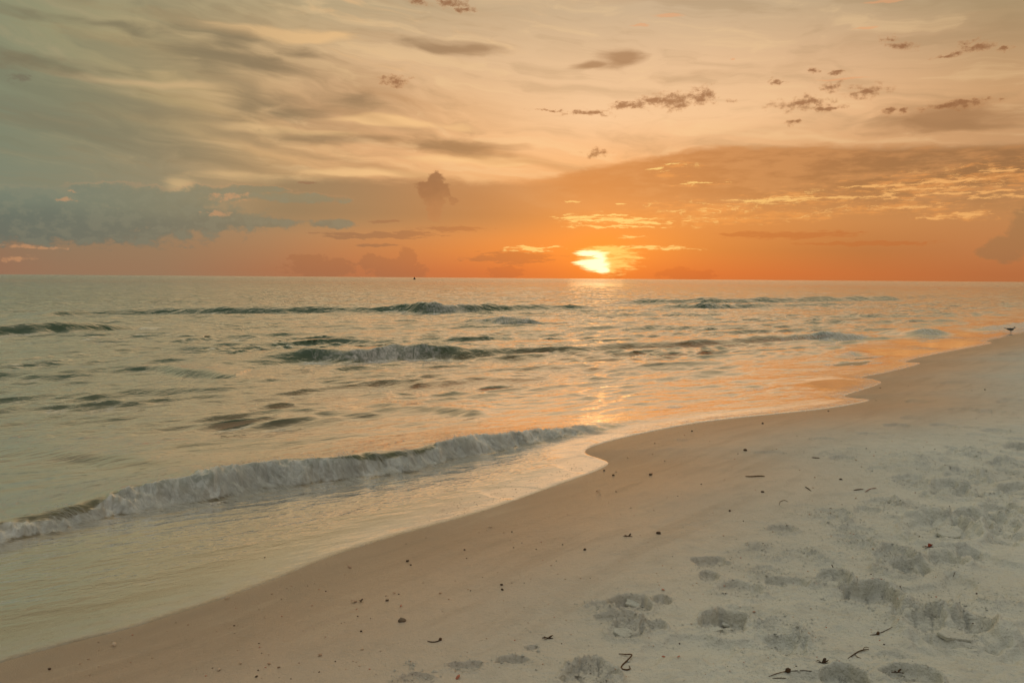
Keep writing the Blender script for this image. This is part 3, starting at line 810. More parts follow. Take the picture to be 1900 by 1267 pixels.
def stillness(x, y, sd_at):
    s_ = np.zeros(x.shape)
    for cx_, cy_, w_, l_, a_ in STILL:
        u_ = ((x - cx_) * math.cos(a_) - (y - cy_) * math.sin(a_)) / w_
        v_ = ((x - cx_) * math.sin(a_) + (y - cy_) * math.cos(a_)) / l_
        s_ = np.maximum(s_, sst(1.25, 0.6, np.hypot(u_, v_)))
    o_ = -sd_at
    return np.maximum(s_, 0.85 * sst(0.60, 0.25, o_) * sst(40, 25, np.hypot(x, y)))


X, Y, nr, nc = polar(2.2, 260, 1000, np.concatenate([np.linspace(math.radians(-110), -HALF, 40)[:-1], ang_in, np.linspace(HALF, math.radians(70), 25)[1:]]), np.geomspace(275, 40000, 60))
sd_w = shore_dist(X, Y)
keep = sd_w < 0.10 + 0.004 * np.hypot(X, Y)
x, y, sdw = X[keep], Y[keep], sd_w[keep]
h, foam, gx, gy = sea_height(x, y, sdw)
stl = stillness(x, y, sdw)
h = np.where(sdw > 0, h, h * (1 - 0.9 * stl) + 0.003 * stl); gx = gx * (1 - stl); gy = gy * (1 - stl); foam = foam * (1 - stl)
St = np.zeros(X.shape); St[keep] = stl
zb = base_height(sdw)
far = sst(260, 200, np.hypot(x, y))
Z = np.zeros(X.shape); Fm = np.zeros(X.shape); Dp = np.zeros(X.shape)
Z[keep] = h * np.where(np.hypot(x, y) < 200, 1, far); Fm[keep] = foam; Dp[keep] = np.maximum(h - zb, 0)
X[keep] += gx * far; Y[keep] += gy * far
co = np.column_stack([X.ravel(), Y.ravel(), Z.ravel()])
q = grid_faces(nr, nc, keep)
co, q, at = compact(co, q, {'depth': Dp.ravel(), 'foam': Fm.ravel(), 'offshore': -sd_w.ravel(), 'still': St.ravel()})

M_SEA, t, o = mat_new('sea_water')
pos = objco(t); dep = attr(t, 'depth'); fo = attr(t, 'foam'); off = attr(t, 'offshore')
vr = t.nodes.new('ShaderNodeVectorRotate'); vr.rotation_type = 'Z_AXIS'; vr.inputs['Angle'].default_value = -K35
t.links.new(pos.o, vr.inputs['Vector']); rp = S(t, vr.outputs[0])               # x along the crests, y out to sea
st1 = vm(t, 'MULTIPLY', rp, (0.55, 1.5, 1.0))
w1 = noise(t, st1, 3.2, 4, 0.6); w2 = noise(t, st1, 0.8, 4, 0.6); w3 = noise(t, st1, 0.16, 4, 0.6)
open_ = off.smooth(1.2, 8.0)
dist = vm(t, 'LENGTH', pos, out=1)
stl_ = attr(t, 'still')
h1 = w1 * 0.062 * (open_ * 0.5 + 0.42) * (1.0 - stl_ * 0.93); h2 = w2 * 0.30 * dist.smooth(20, 70) * open_; h3 = w3 * 1.8 * dist.smooth(120, 400)
bmp = bump(t, h1 + h2 + h3, 1.0, 1.0)
turb = 1.0 - (dep * -7.0).exp()
dif = t.nodes.new('ShaderNodeBsdfDiffuse')
bodyc = mixc(t, dep.smooth(0.01, 0.22), lin((156, 140, 112)), lin((74, 96, 72)))
t.links.new(bodyc.o, dif.inputs[0])
tr_ = t.nodes.new('ShaderNodeBsdfTransparent'); tr_.inputs[0].default_value = (0.93, 0.95, 0.92, 1)
mb_ = t.nodes.new('ShaderNodeMixShader'); t.links.new(turb.o, mb_.inputs[0]); t.links.new(tr_.outputs[0], mb_.inputs[1]); t.links.new(dif.outputs[0], mb_.inputs[2])
gl = t.nodes.new('ShaderNodeBsdfGlossy'); gl.inputs['Color'].default_value = (1, 1, 1, 1)
rgh = open_ * 0.03 + 0.03 + dist.smooth(40, 500) * 0.10
t.links.new(rgh.o, gl.inputs['Roughness']); t.links.new(bmp.o, gl.inputs['Normal'])
fr = t.nodes.new('ShaderNodeLayerWeight'); fr.inputs['Blend'].default_value = 0.5; t.links.new(bmp.o, fr.inputs['Normal'])
frs = S(t, fr.outputs['Facing']).smooth(0.36, 0.87) * 0.95 + 0.02      # mirror-like at a glance, dark and clear looked into
mw = t.nodes.new('ShaderNodeMixShader'); t.links.new(frs.o, mw.inputs[0]); t.links.new(mb_.outputs[0], mw.inputs[1]); t.links.new(gl.outputs[0], mw.inputs[2])
# foam
fn = noise(t, vm(t, 'MULTIPLY', rp, (2.0, 1.4, 1.5)), 3.5, 5, 0.65, 1.2)
edgef = (0.0100 - dep).smooth(0.0, 0.006) * (dist.smooth(7.5, 12.0) * 0.45 + 0.18) * (noise(t, pos, 9.0, 4, 0.6).smooth(0.40, 0.62) * 0.8 + 0.2)
fm = (fo * 1.25 + (fn - 0.5) * 1.5).smooth(0.25, 1.0) * fo.smooth(0.0, 0.12) * 0.85
fm = fm * (noise(t, vm(t, 'MULTIPLY', rp, (4.5, 2.0, 2.0)), 3.0, 4, 0.6, 1.0).smooth(0.36, 0.62) * 0.5 + 0.5)
fm = fm.mx(edgef)
fd = t.nodes.new('ShaderNodeBsdfDiffuse'); fd.inputs[0].default_value = (0.88, 0.89, 0.85, 1)
fb = bump(t, fn, 0.8, 0.04); t.links.new(fb.o, fd.inputs['Normal'])
mf = t.nodes.new('ShaderNodeMixShader'); t.links.new(fm.o, mf.inputs[0]); t.links.new(mw.outputs[0], mf.inputs[1])
ft = t.nodes.new('ShaderNodeBsdfTranslucent'); ft.inputs[0].default_value = (0.88, 0.89, 0.85, 1); t.links.new(fb.o, ft.inputs['Normal'])
fmx = t.nodes.new('ShaderNodeMixShader'); fmx.inputs[0].default_value = 0.15; t.links.new(fd.outputs[0], fmx.inputs[1]); t.links.new(ft.outputs[0], fmx.inputs[2])
t.links.new(fmx.outputs[0], mf.inputs[2])
t.links.new(mf.outputs[0], o.inputs[0])
sea = mesh_obj('sea', co, q, None, M_SEA, True, None, at)
sea['kind'] = 'structure'
print('sea quads', len(q), 'sand quads', len(sand.data.polygons))

# ------------------------------------------------------------------ flying foam threads on the near breaker
def sea_at(x, y):
    sd = shore_dist(x, y)
    h, f, gx, gy = sea_height(x, y, sd)
    return np.column_stack([x + gx, y + gy, h])


pl0, fw0, bw0 = BREAK[0]
NS = 11000
ii = rng.uniform(1, len(pl0) - 2, NS)
jj0 = np.arange(len(pl0))
bx_ = np.interp(ii, jj0, pl0[:, 0]); by_ = np.interp(ii, jj0, pl0[:, 1]); fo_ = np.interp(ii, jj0, pl0[:, 3]); am_ = np.interp(ii, jj0, pl0[:, 2])
gi = np.clip(ii.astype(int), 2, len(pl0) - 3)
tang = pl0[gi + 2, :2] - pl0[gi - 2, :2]; tang /= np.linalg.norm(tang, axis=1)[:, None]
nrm = np.column_stack([tang[:, 1], -tang[:, 0]])
s0 = rng.uniform(-1.6, -0.25, NS) * fw0
L = rng.uniform(0.05, 0.20, NS)
skew = 0.2 + 0.8 * rng.random(NS)                         # thrown a little along the crest
lift = rng.gamma(2.0, 0.006, NS) * (0.4 + am_ / 0.18)
ok_ = (fo_ > 0.3) & (am_ > 0.05) & (vnoise(bx_ * 4, by_ * 4, 401) + 0.5 * rng.random(NS) - 0.7 * vnoise(bx_ * 1.1, by_ * 1.1, 381) * (s0 < -0.95 * fw0) - 0.2 * sst(0.5, -2.5, bx_) * (s0 < -1.05 * fw0) > 0.05)
NSEG = 4
pts = []
for k in range(NSEG + 1):
    u_ = k / NSEG
    s_ = s0 + L * u_
    px_ = bx_ + nrm[:, 0] * s_ + tang[:, 0] * L * skew * u_; py_ = by_ + nrm[:, 1] * s_ + tang[:, 1] * L * skew * u_
    p_ = sea_at(px_, py_)
    p_[:, 2] += lift * (4 * u_ * (1 - u_) * 0.8 + 0.35 * (1 - u_)) + 0.001
    pts.append(p_)
pts = np.stack(pts, 1)[ok_]                                  # strands x points x 3
wd_ = (0.0012 + 0.0016 * rng.random(len(pts)))[:, None] * np.array([0.6, 1.0, 1.0, 0.7, 0.25])[None, :]
side = tang[ok_][:, None, :] * wd_[..., None]
A_ = pts.copy(); A_[..., :2] -= side; B_ = pts.copy(); B_[..., :2] += side
n_ = len(pts); co = np.stack([A_, B_], 2).reshape(-1, 3)
base = np.arange(n_)[:, None] * (2 * (NSEG + 1)) + 2 * np.arange(NSEG)[None, :]
q = np.stack([base, base + 1, base + 3, base + 2], -1).reshape(-1, 4)
M_SPRAY, t, o = mat_new('foam_threads')
d1 = t.nodes.new('ShaderNodeBsdfDiffuse'); d1.inputs[0].default_value = (0.88, 0.89, 0.85, 1)
d2 = t.nodes.new('ShaderNodeBsdfTranslucent'); d2.inputs[0].default_value = (0.88, 0.89, 0.85, 1)
mx_ = t.nodes.new('ShaderNodeMixShader'); mx_.inputs[0].default_value = 0.55
t.links.new(d1.outputs[0], mx_.inputs[1]); t.links.new(d2.outputs[0], mx_.inputs[2])
tp = t.nodes.new('ShaderNodeBsdfTransparent'); mx2 = t.nodes.new('ShaderNodeMixShader'); mx2.inputs[0].default_value = 0.6
t.links.new(tp.outputs[0], mx2.inputs[1]); t.links.new(mx_.outputs[0], mx2.inputs[2]); t.links.new(mx2.outputs[0], o.inputs[0])
spray = mesh_obj('sea_foam', co, q, None, M_SPRAY, True)
spray['kind'] = 'stuff'; spray['label'] = 'wispy white foam thrown over the breaker nearest the beach'; spray['category'] = 'foam'


# ------------------------------------------------------------------ helpers for the small things on the sand
def tag(o_, label, cat, group=None):
    o_['label'] = label; o_['category'] = cat
    if group: o_['group'] = group
    return o_


def ground_pt(px, py):
    """the modelled sand (or the water film) under a photograph point"""
    z = 0.15
    for _ in range(5):
        p_ = on_level(np.array([px]), np.array([py]), z)
        zz_, _c = sand_height(p_[:, 0], p_[:, 1])
        z = 0.25 * z + 0.75 * max(float(zz_[0]), 0.0)
    p_ = on_level(np.array([px]), np.array([py]), z)[0]
    return Vector((p_[0], p_[1], z))


def px_size(p_, n):
    """length in metres of n photograph pixels at a place"""
    return n * math.sqrt(p_.x ** 2 + p_.y ** 2 + (CAM_H - p_.z) ** 2) / FPX


def simple_mat(name, c1, c2, scale=40.0, rough=0.6, bumpy=0.3, spec=0.3):
    m_, t, o = mat_new(name)
    n_ = t.nodes.new('ShaderNodeTexCoord'); oc = S(t, n_.outputs['Object'])
    inf = t.nodes.new('ShaderNodeObjectInfo'); rnd = S(t, inf.outputs['Random'])
    nz = noise(t, oc, scale, 4, 0.6)
    c_ = mixc(t, (nz * 0.8 + rnd * 0.4 - 0.1).smooth(0.3, 0.75), lin(c1), lin(c2))
    principled(t, o, Base_Color=c_, Roughness=rough, Specular_IOR_Level=spec, Normal=bump(t, nz, bumpy, 0.004))
    return m_


M_PEB = simple_mat('dark_stone', (78, 60, 44), (112, 90, 70), 60, 0.45)
M_SHELL = simple_mat('shell_pale', (222, 196, 168), (188, 150, 122), 70, 0.4)
M_SHELLP = simple_mat('shell_pink', (214, 150, 124), (190, 116, 92), 70, 0.4)
M_TWIG = simple_mat('twig_bark', (84, 66, 46), (120, 98, 72), 50, 0.8)
M_WEED = simple_mat('dried_seaweed', (58, 40, 26), (96, 68, 40), 45, 0.5)
M_RED = simple_mat('red_leaf', (150, 62, 36), (112, 50, 32), 40, 0.6)
M_CLAY = simple_mat('grey_lump', (112, 98, 84), (146, 126, 104), 40, 0.8)


def ico(sub, seed, amp=0.22, flat=(1, 1, 1), freq=1.6):
    b = bmesh.new(); bmesh.ops.create_icosphere(b, subdivisions=sub, radius=1.0)
    co = np.array([v.co[:] for v in b.verts]); f = np.array([[v.index for v in fc.verts] for fc in b.faces]); b.free()
    r_ = 1 + amp * (vnoise(co[:, 0] * freq + 3.1 * seed, co[:, 1] * freq + co[:, 2] * 1.3, seed) + 0.6 * vnoise(co[:, 2] * freq + seed, co[:, 0] * freq, seed + 5))
    return co * r_[:, None] * np.array(flat), f


def tube(path, radii, sides=6):
    path = [Vector(p_) for p_ in path]
    V_, F_ = [], []
    for i, p_ in enumerate(path):
        d = (path[min(i + 1, len(path) - 1)] - path[max(i - 1, 0)]).normalized()
        a = d.cross(Vector((0, 0, 1)))
        a = a.normalized() if a.length > 1e-4 else Vector((1, 0, 0))
        b = a.cross(d)
        for k in range(sides):
            th = 2 * math.pi * k / sides
            V_.append(p_ + (a * math.cos(th) + b * math.sin(th)) * radii[i])
    n = len(path)
    for i in range(n - 1):
        for k in range(sides):
            k2 = (k + 1) % sides
            F_.append((i * sides + k, i * sides + k2, (i + 1) * sides + k2, (i + 1) * sides + k))
    V_.append(path[0]); V_.append(path[-1])
    T_ = []
    for k in range(sides):
        k2 = (k + 1) % sides
        T_.append((n * sides, k2, k)); T_.append((n * sides + 1, (n - 1) * sides + k, (n - 1) * sides + k2))
    return np.array([v[:] for v in V_]), np.array(F_), np.array(T_)


def spline(pts, n=12):
    """smooth path through points (Catmull-Rom)"""
    P_ = [Vector(p_) for p_ in pts]; P_ = [P_[0]] + P_ + [P_[-1]]
    out = []
    for i in range(1, len(P_) - 2):
        for k in range(n):
            u = k / n
            a, b, c_, d = P_[i - 1], P_[i], P_[i + 1], P_[i + 2]
            out.append(0.5 * ((2 * b) + (c_ - a) * u + (2 * a - 5 * b + 4 * c_ - d) * u * u + (3 * b - a - 3 * c_ + d) * u ** 3))
    out.append(P_[-2]); return out


def shell_mesh(broken=0.0, ribs=9, seed=0):
    """a cockle half: a ribbed fan bulging upward, closed underneath; part of the fan can be missing"""
    nu, nv = 28, 9
    a0 = -72 + 60 * broken; V_ = []
    for lay in (0, 1):
        for i in range(nu):
            u = i / (nu - 1); a = math.radians(a0 + (72 - a0) * u)
            for j in range(nv):
                v = j / (nv - 1)
                R = v * (1.0 - 0.12 * abs(math.sin(a))) * (1 + 0.05 * math.sin(7 * a + seed) * v * (1 + 2 * broken))
                dome = 0.42 * math.sin(math.pi * min(1, 0.12 + 0.88 * v) * 0.96) ** 0.7 * math.cos(a * 0.75)
                rib = 0.028 * math.cos(ribs * 2 * a) * v
                V_.append((R * math.sin(a), R * math.cos(a) - 0.5, max(0, dome + rib) - 0.05 * lay * (0.3 + v)))
    F_ = []
    N_ = nu * nv
    for i in range(nu - 1):
        for j in range(nv - 1):
            a = i * nv + j
            F_.append((a, a + 1, a + nv + 1, a + nv)); F_.append((N_ + a, N_ + a + nv, N_ + a + nv + 1, N_ + a + 1))
    for i in range(nu - 1):
        a = i * nv + nv - 1; F_.append((a, N_ + a, N_ + a + nv, a + nv))
    for j in range(nv - 1):
        F_.append((j, N_ + j, N_ + j + 1, j + 1)); a = (nu - 1) * nv + j; F_.append((a, a + 1, N_ + a + 1, N_ + a))
    return np.array(V_), np.array(F_)


# shared shapes
def keep_shape(name, V_, quads=None, tris=None, mat=None, smooth=True):
    o_ = mesh_obj(name, V_, quads, tris, mat, smooth); me = o_.data; bpy.data.objects.remove(o_); return me


STONES = [keep_shape('stone_shape', *(lambda c_: (c_[0], None, c_[1]))(ico(2, 11 + k, 0.34, (1, 0.8, 0.6))), M_PEB) for k in range(5)]
SHELLS = [keep_shape('shell_shape', *shell_mesh(b, 9, k), None, m_) for k, (b, m_) in enumerate([(0, M_SHELL), (0.5, M_SHELL), (1.1, M_SHELL), (0.2, M_SHELLP), (0.9, M_SHELLP)])]
BITS = [keep_shape('bit_shape', *(lambda c_: (c_[0], None, c_[1]))(ico(1, 31 + k, 0.3, (1, 0.75, 0.4))), m_) for k, m_ in enumerate([M_SHELL, M_SHELL, M_SHELLP, M_SHELL])]
GRIT = [keep_shape('grit_shape', *(lambda c_: (c_[0], None, c_[1]))(ico(1, 51 + k, 0.35, (1, 0.8, 0.6))), M_PEB) for k in range(3)]


def put(name, me, p_, size, label, cat, group=None, rz=None, tilt=0.25, sink=0.25):
    o_ = bpy.data.objects.new(name, me); COL.objects.link(o_)
    o_.location = p_ + Vector((0, 0, size * (0.5 - sink) * 0.6))
    o_.rotation_euler = (random.uniform(-tilt, tilt), random.uniform(-tilt, tilt), random.uniform(0, 6.28) if rz is None else rz)
    o_.scale = (size * 0.5,) * 3
    return tag(o_, label, cat, group)


# stones and shells one can point at: (x, y, width) on the photograph
for x_, y_, w_, lab in [
        (756, 1041, 9, 'dark pebble on wet sand below the pale shell, larger of a close pair'), (762, 1048, 6, 'small dark pebble just right of and below a larger dark pebble'),
        (491, 1035, 6, 'lone dark pebble standing in the shallow wash left of centre'), (1383, 836, 11, 'dark flat pebble on smooth brown sand above the lying stick'),
        (1138, 882, 8, 'dark pebble on the wet sand just below the tip of the water'), (1222, 990, 14, 'broad dark brown stone on smooth sand right of the ragged brown lump'),
        (1085, 1020, 10, 'dark flat stone lying left of and below the ragged brown lump'), (1207, 881, 10, 'dark oval pebble on bare brown sand left of the lying stick'),
        (1541, 945, 9, 'dark pebble at the edge of the trampled sand right of the bent twig'), (1560, 890, 8, 'dark pebble right of the lying stick and above the black twig'),
        (1121, 873, 6, 'dark pebble at the very tip of the water tongue'), (476, 1255, 8, 'dark pebble near the bottom edge left of centre'),
        (92, 1241, 8, 'dark pebble in the bottom left corner of the beach'), (718, 1114, 9, 'dark pebble right of the two-tone shell'),
        (670, 1171, 7, 'dark round pebble above the big pale shell in the left foreground'), (931, 1085, 9, 'dark reddish pebble on the sand, upper of two close together'),
        (932, 1094, 9, 'dark flat pebble on the sand, lower of two close together'), (1415, 913, 9, 'brown pebble right of the lying stick, beyond the black twig'),
        (1354, 948, 8, 'rust coloured pebble on smooth sand left of the bent twig'), (862, 1020, 6, 'small dark pebble on wet sand above the middle foreground'),
        (1284, 800, 6, 'small dark pebble close under the water edge at the middle of the beach'), (1415, 786, 7, 'dark pebble near the water edge right of the middle')]:
    p_ = ground_pt(x_, y_)
    put('pebble', random.choice(STONES), p_, px_size(p_, w_ * 0.66), lab, 'pebble')
for x_, y_, w_, k_, lab in [
        (744, 1125, 8, 3, 'small pink shell on the sand in the middle left foreground'), (594, 1216, 11, 0, 'pale round shell low in the left foreground'),
        (212, 1198, 14, 1, 'flat white shell by the water edge at lower left'), (648, 1053, 11, 0, 'white shell on the wet sand just below the water edge'),
        (909, 978, 10, 0, 'white shell on the wet sand just below the curve of the water'), (406, 1243, 11, 0, 'cream shell at the bottom left, leftmost of a loose row'),
        (499, 1232, 9, 0, 'white rounded shell at the bottom left, middle of a loose row'), (517, 1239, 8, 1, 'broken white shell at the right end of a loose row at bottom left'),
        (446, 1231, 8, 1, 'broken pale shell between the pebbles at bottom left'), (420, 1111, 10, 1, 'pale shell at the edge of the wash in the left foreground'),
        (850, 1258, 14, 3, 'pink brown shell standing at the bottom edge of the beach'), (1230, 1095, 9, 3, 'bright pink shell above a footprint in the middle foreground'),
        (1260, 1219, 9, 4, 'bright orange pink shell right of the curled seaweed'), (1231, 1219, 8, 3, 'orange shell between the curled seaweed and a brighter one'),
        (1110, 913, 12, 1, 'grey white shell with a dark side on brown sand below the water tip'), (731, 1101, 8, 1, 'pale shell fragment close to the water edge at left'),
        (817, 1101, 7, 0, 'tiny white shell on sand at the middle left'), (1342, 1088, 9, 4, 'pink shell on the rim of a crumbled footprint'),
        (672, 1205, 9, 0, 'white shell of a pair with a dark shadow in the left foreground'), (1399, 1136, 7, 3, 'small pink shell above the crumbled sand patch')]:
    p_ = ground_pt(x_, y_)
    put('seashell', SHELLS[k_], p_, px_size(p_, w_ * 1.0), lab, 'shell', tilt=0.5)

# two-tone shell lying half open
p_ = ground_pt(662, 1117); root = bpy.data.objects.new('broken_shell', None); COL.objects.link(root); root.location = p_
tag(root, 'two-tone broken shell, pale at left and dark at right, on wet sand', 'shell'); z_ = px_size(p_, 12)
for nm, k_, m_, dx, ry in (('pale_half', 1, None, -0.45, 0.25), ('dark_half', 2, M_PEB, 0.55, -0.7)):
    me = SHELLS[k_].copy()
    if m_: me.materials.clear(); me.materials.append(m_)
    c_ = bpy.data.objects.new(nm, me); COL.objects.link(c_); c_.parent = root; c_.scale = (z_ * 0.62,) * 3; c_.location = (dx * z_, 0, 0.1 * z_); c_.rotation_euler = (0.1, ry, 0.6)


def strand(name, pts, rad, mat, label, cat, sides=6, taper=True):
    """a thin thing through photograph points (x, y, height above the sand in radii)"""
    g = [ground_pt(a, b) for a, b, _ in pts]
    r_ = px_size(g[0], rad * 0.68)
    path = spline([v + Vector((0, 0, r_ * (0.6 + pts[i][2]))) for i, v in enumerate(g)], 6)
    n = len(path)
    radii = [r_ * (1 - 0.6 * abs(2 * i / (n - 1) - 1) ** 3 if taper else 1) * (1 + 0.25 * math.sin(i * 2.3) * 0.6) for i in range(n)]
    o0 = path[0].copy()
    V_, F_, T_ = tube([v - o0 for v in path], radii, sides)
    ob = mesh_obj(name, V_, F_, T_, mat, True); ob.location = o0
    return tag(ob, label, cat)


def branch(parent, name, pts, rad, mat):
    ob = strand(name, pts, rad, mat, '', '')
    del ob['label']; del ob['category']
    ob.parent = parent; ob.location = ob.location - parent.location
    return ob


strand('stick', [(1383, 884, 0), (1395, 885, .6), (1408, 884, .5), (1419, 884, 0)], 1.7, M_TWIG, 'brown stick lying level on smooth sand above the trampled part', 'stick')
strand('twig', [(1494, 903, 0), (1499, 907, 1), (1505, 911, 0)], 1.1, M_WEED, 'short black twig slanting down to the right on pale sand', 'twig')
strand('stick', [(1506, 849, 0), (1513, 850, .5), (1521, 850, 0)], 1.3, M_WEED, 'short dark stick near the top of the trampled sand', 'stick')
strand('twig', [(1446, 937, 0), (1448, 931, 1), (1456, 929, 2), (1462, 931, 0)], .7, M_TWIG, 'thin bent twig curved like a hook on pale sand', 'twig')
strand('stick', [(1584, 910, 0), (1592, 909, .5), (1602, 908, 0)], 1.4, M_WEED, 'dark brown stick beside a thin red one on trampled sand', 'stick')
strand('twig', [(1605, 913, 0), (1614, 908, 1), (1626, 905, 0)], .8, M_RED, 'thin reddish twig slanting up right beside a dark stick', 'twig')
strand('stick', [(1600, 1076, 0), (1620, 1075, .8), (1641, 1075, 0)], 1.5, M_RED, 'red brown splinter lying level above the cracked footprint', 'stick')
strand('twig', [(1768, 1071, 0), (1771, 1064, 1), (1774, 1058, 0)], .7, M_TWIG, 'thin twig standing up from pale sand at right', 'twig')
strand('curled_seaweed', [(1148, 1213, 0), (1160, 1216, 1.5), (1172, 1219, 3), (1164, 1227, 1.5), (1154, 1235, 0), (1154, 1241, .2), (1163, 1243, .3), (1169, 1241, .6), (1167, 1236, .8)], 1.9, M_WEED, 'dark brown curled strip of seaweed shaped like a hook', 'seaweed')
w = strand('seaweed_tail', [(793, 1189, 0), (800, 1191, .4), (808, 1191, .5), (815, 1189, 1), (817, 1186, 1.5)], 1.3, M_WEED, 'black curved scrap of seaweed with a thick knob at its right end', 'seaweed')
V_, F_ = ico(1, 77, 0.3); z_ = px_size(w.location, 3.2)
k_ = mesh_obj('knob', V_ * z_, None, F_, M_WEED, True, w); k_.location = ground_pt(817, 1187) - w.location + Vector((0, 0, z_ * 0.6))
w = strand('branched_twig', [(1573, 1222, 0), (1586, 1214, 1), (1598, 1208, 1.2), (1612, 1205, .5)], 1.5, M_TWIG, 'forked brown twig with a looped tip at the lower right', 'twig')
branch(w, 'fork', [(1600, 1208, 1), (1604, 1202, 2.5), (1611, 1202, 2), (1612, 1206, .5)], .7, M_TWIG)
branch(w, 'fork', [(1586, 1214, 1), (1591, 1219, 1), (1598, 1221, 0)], .8, M_TWIG)
w = strand('twig', [(1614, 1178, 0), (1626, 1177, .6), (1640, 1172, 1), (1656, 1163, 0)], 1.0, M_WEED, 'broken dark twig with a black knot above the forked twig', 'twig')
V_, F_ = ico(1, 78, 0.35); z_ = px_size(w.location, 3.4)
k_ = mesh_obj('knot', V_ * z_, None, F_, M_WEED, True, w); k_.location = ground_pt(1629, 1176) - w.location + Vector((0, 0, z_ * 0.5))
w = strand('seaweed_sprig', [(1426, 1255, 0), (1440, 1250, .6), (1456, 1246, .8), (1464, 1245, 1)], .9, M_WEED, 'black seaweed bulb with thin stems at the bottom edge', 'seaweed')
V_, F_ = ico(1, 79, 0.35); z_ = px_size(w.location, 5)
k_ = mesh_obj('bulb', V_ * z_, None, F_, M_WEED, True, w); k_.location = ground_pt(1462, 1246) - w.location + Vector((0, 0, z_ * 0.6))
branch(w, 'stem', [(1466, 1245, .5), (1490, 1244, .8), (1519, 1246, 0)], .8, M_WEED)
strand('twig', [(1433, 1258, 0), (1448, 1258, .6), (1463, 1258, 0)], .9, M_TWIG, 'straight thin twig lying below the black seaweed bulb', 'twig')


def leafy(name, x_, y_, w_, mat, label, cat, n=3, seed=1):
    """a scrap of dried weed or leaf: a few curled thick blades on a stem"""
    r2 = random.Random(seed)
    p_ = ground_pt(x_, y_); L_ = px_size(p_, w_ * 0.8)
    root = bpy.data.objects.new(name, None); COL.objects.link(root); root.location = p_; tag(root, label, cat)
    for b in range(n):
        a = r2.uniform(-0.5, 0.5) + (0 if b % 2 == 0 else math.pi); nl = 8
        V_ = []; F_ = []
        ln = L_ * r2.uniform(0.35, 0.55); cur = r2.uniform(0.3, 0.9); wdt = ln * r2.uniform(0.16, 0.28)
        for i in range(nl + 1):
            u = i / nl; d = ln * u; z = ln * 0.55 * math.sin(u * cur * 2.4) * r2.uniform(0.9, 1.1) + 0.0015
            ww = wdt * math.sin(math.pi * min(0.97, u * 0.9 + 0.08)) + 0.0006
            cx_, cy_ = d * math.cos(a + 0.5 * u), d * math.sin(a + 0.5 * u); nx, ny = -math.sin(a + 0.5 * u), math.cos(a + 0.5 * u)
            for sgn, dz in ((-1, 0), (0, -0.3), (1, 0)):
                for tk in (0.0006, -0.0006):
                    V_.append((cx_ + nx * ww * sgn, cy_ + ny * ww * sgn, z - dz * ww * -1 + tk))
        for i in range(nl):
            o1, o2 = i * 6, (i + 1) * 6
            for a1, b1 in ((0, 2), (2, 4), (5, 3), (3, 1), (1, 0), (4, 5)):
                F_.append((o1 + a1, o1 + b1, o2 + b1, o2 + a1))
        mesh_obj('blade', np.array(V_), np.array(F_), None, mat, True, root)
    V_, F_, T_ = tube(spline([(-L_ * 0.5, 0.05 * L_, 0.002), (0, 0, 0.004), (L_ * 0.5, -0.08 * L_, 0.002)], 5), [0.0011 + 0.02 * L_] * 11, 5)
    mesh_obj('stem', V_, F_, T_, M_WEED, True, root)
    return root


leafy('dead_leaf', 1722, 1015, 22, M_RED, 'orange red dead leaf on a dark stem at right', 'leaf', 3, 3)
leafy('seaweed_scrap', 1525, 1230, 26, M_WEED, 'flat black scrap of seaweed left of the forked twig', 'seaweed', 3, 5)
leafy('seaweed_scrap', 1016, 1184, 24, M_WEED, 'ragged dark scrap of seaweed above a line of dents', 'seaweed', 4, 7)
leafy('seaweed_scrap', 1165, 995, 20, M_WEED, 'ragged brown lump of dried seaweed left of the broad dark stone', 'seaweed', 4, 9)
leafy('seaweed_scrap', 1702, 1000, 20, M_TWIG, 'tangle of brown dried weed at the left foot of the big sand slab', 'seaweed', 4, 10)
leafy('seaweed_scrap', 1665, 1248, 22, M_WEED, 'black weed scrap lying at the bottom edge right of a dent', 'seaweed', 3, 12)
p_ = ground_pt(1546, 1063); V_, F_ = ico(2, 90, 0.4, (1, .8, .95)); z_ = px_size(p_, 6)
k_ = mesh_obj('seed_pod', V_ * z_, None, F_, M_WEED, True); k_.location = p_ + Vector((0, 0, z_ * 0.6)); tag(k_, 'dark brown seed pod with a stalk above a crumbled mound', 'seed pod')
V_, F_, T_ = tube(spline([(0, 0, z_ * .6), (-z_ * .2, 0, z_ * 1.3), (-z_ * .5, 0, z_ * 1.8)], 4), [z_ * .14] * 9, 5); mesh_obj('stalk', V_, F_, T_, M_WEED, True, k_)
p_ = ground_pt(746, 1152); z_ = px_size(p_, 7); V_, F_ = ico(2, 91, 0.3, (1, .8, .6))
k_ = mesh_obj('clay_lump', V_ * z_, None, F_, M_CLAY, True); k_.location = p_ + Vector((0, 0, z_ * .25)); tag(k_, 'grey lump with a reddish top on wet sand left of the curved seaweed', 'lump')


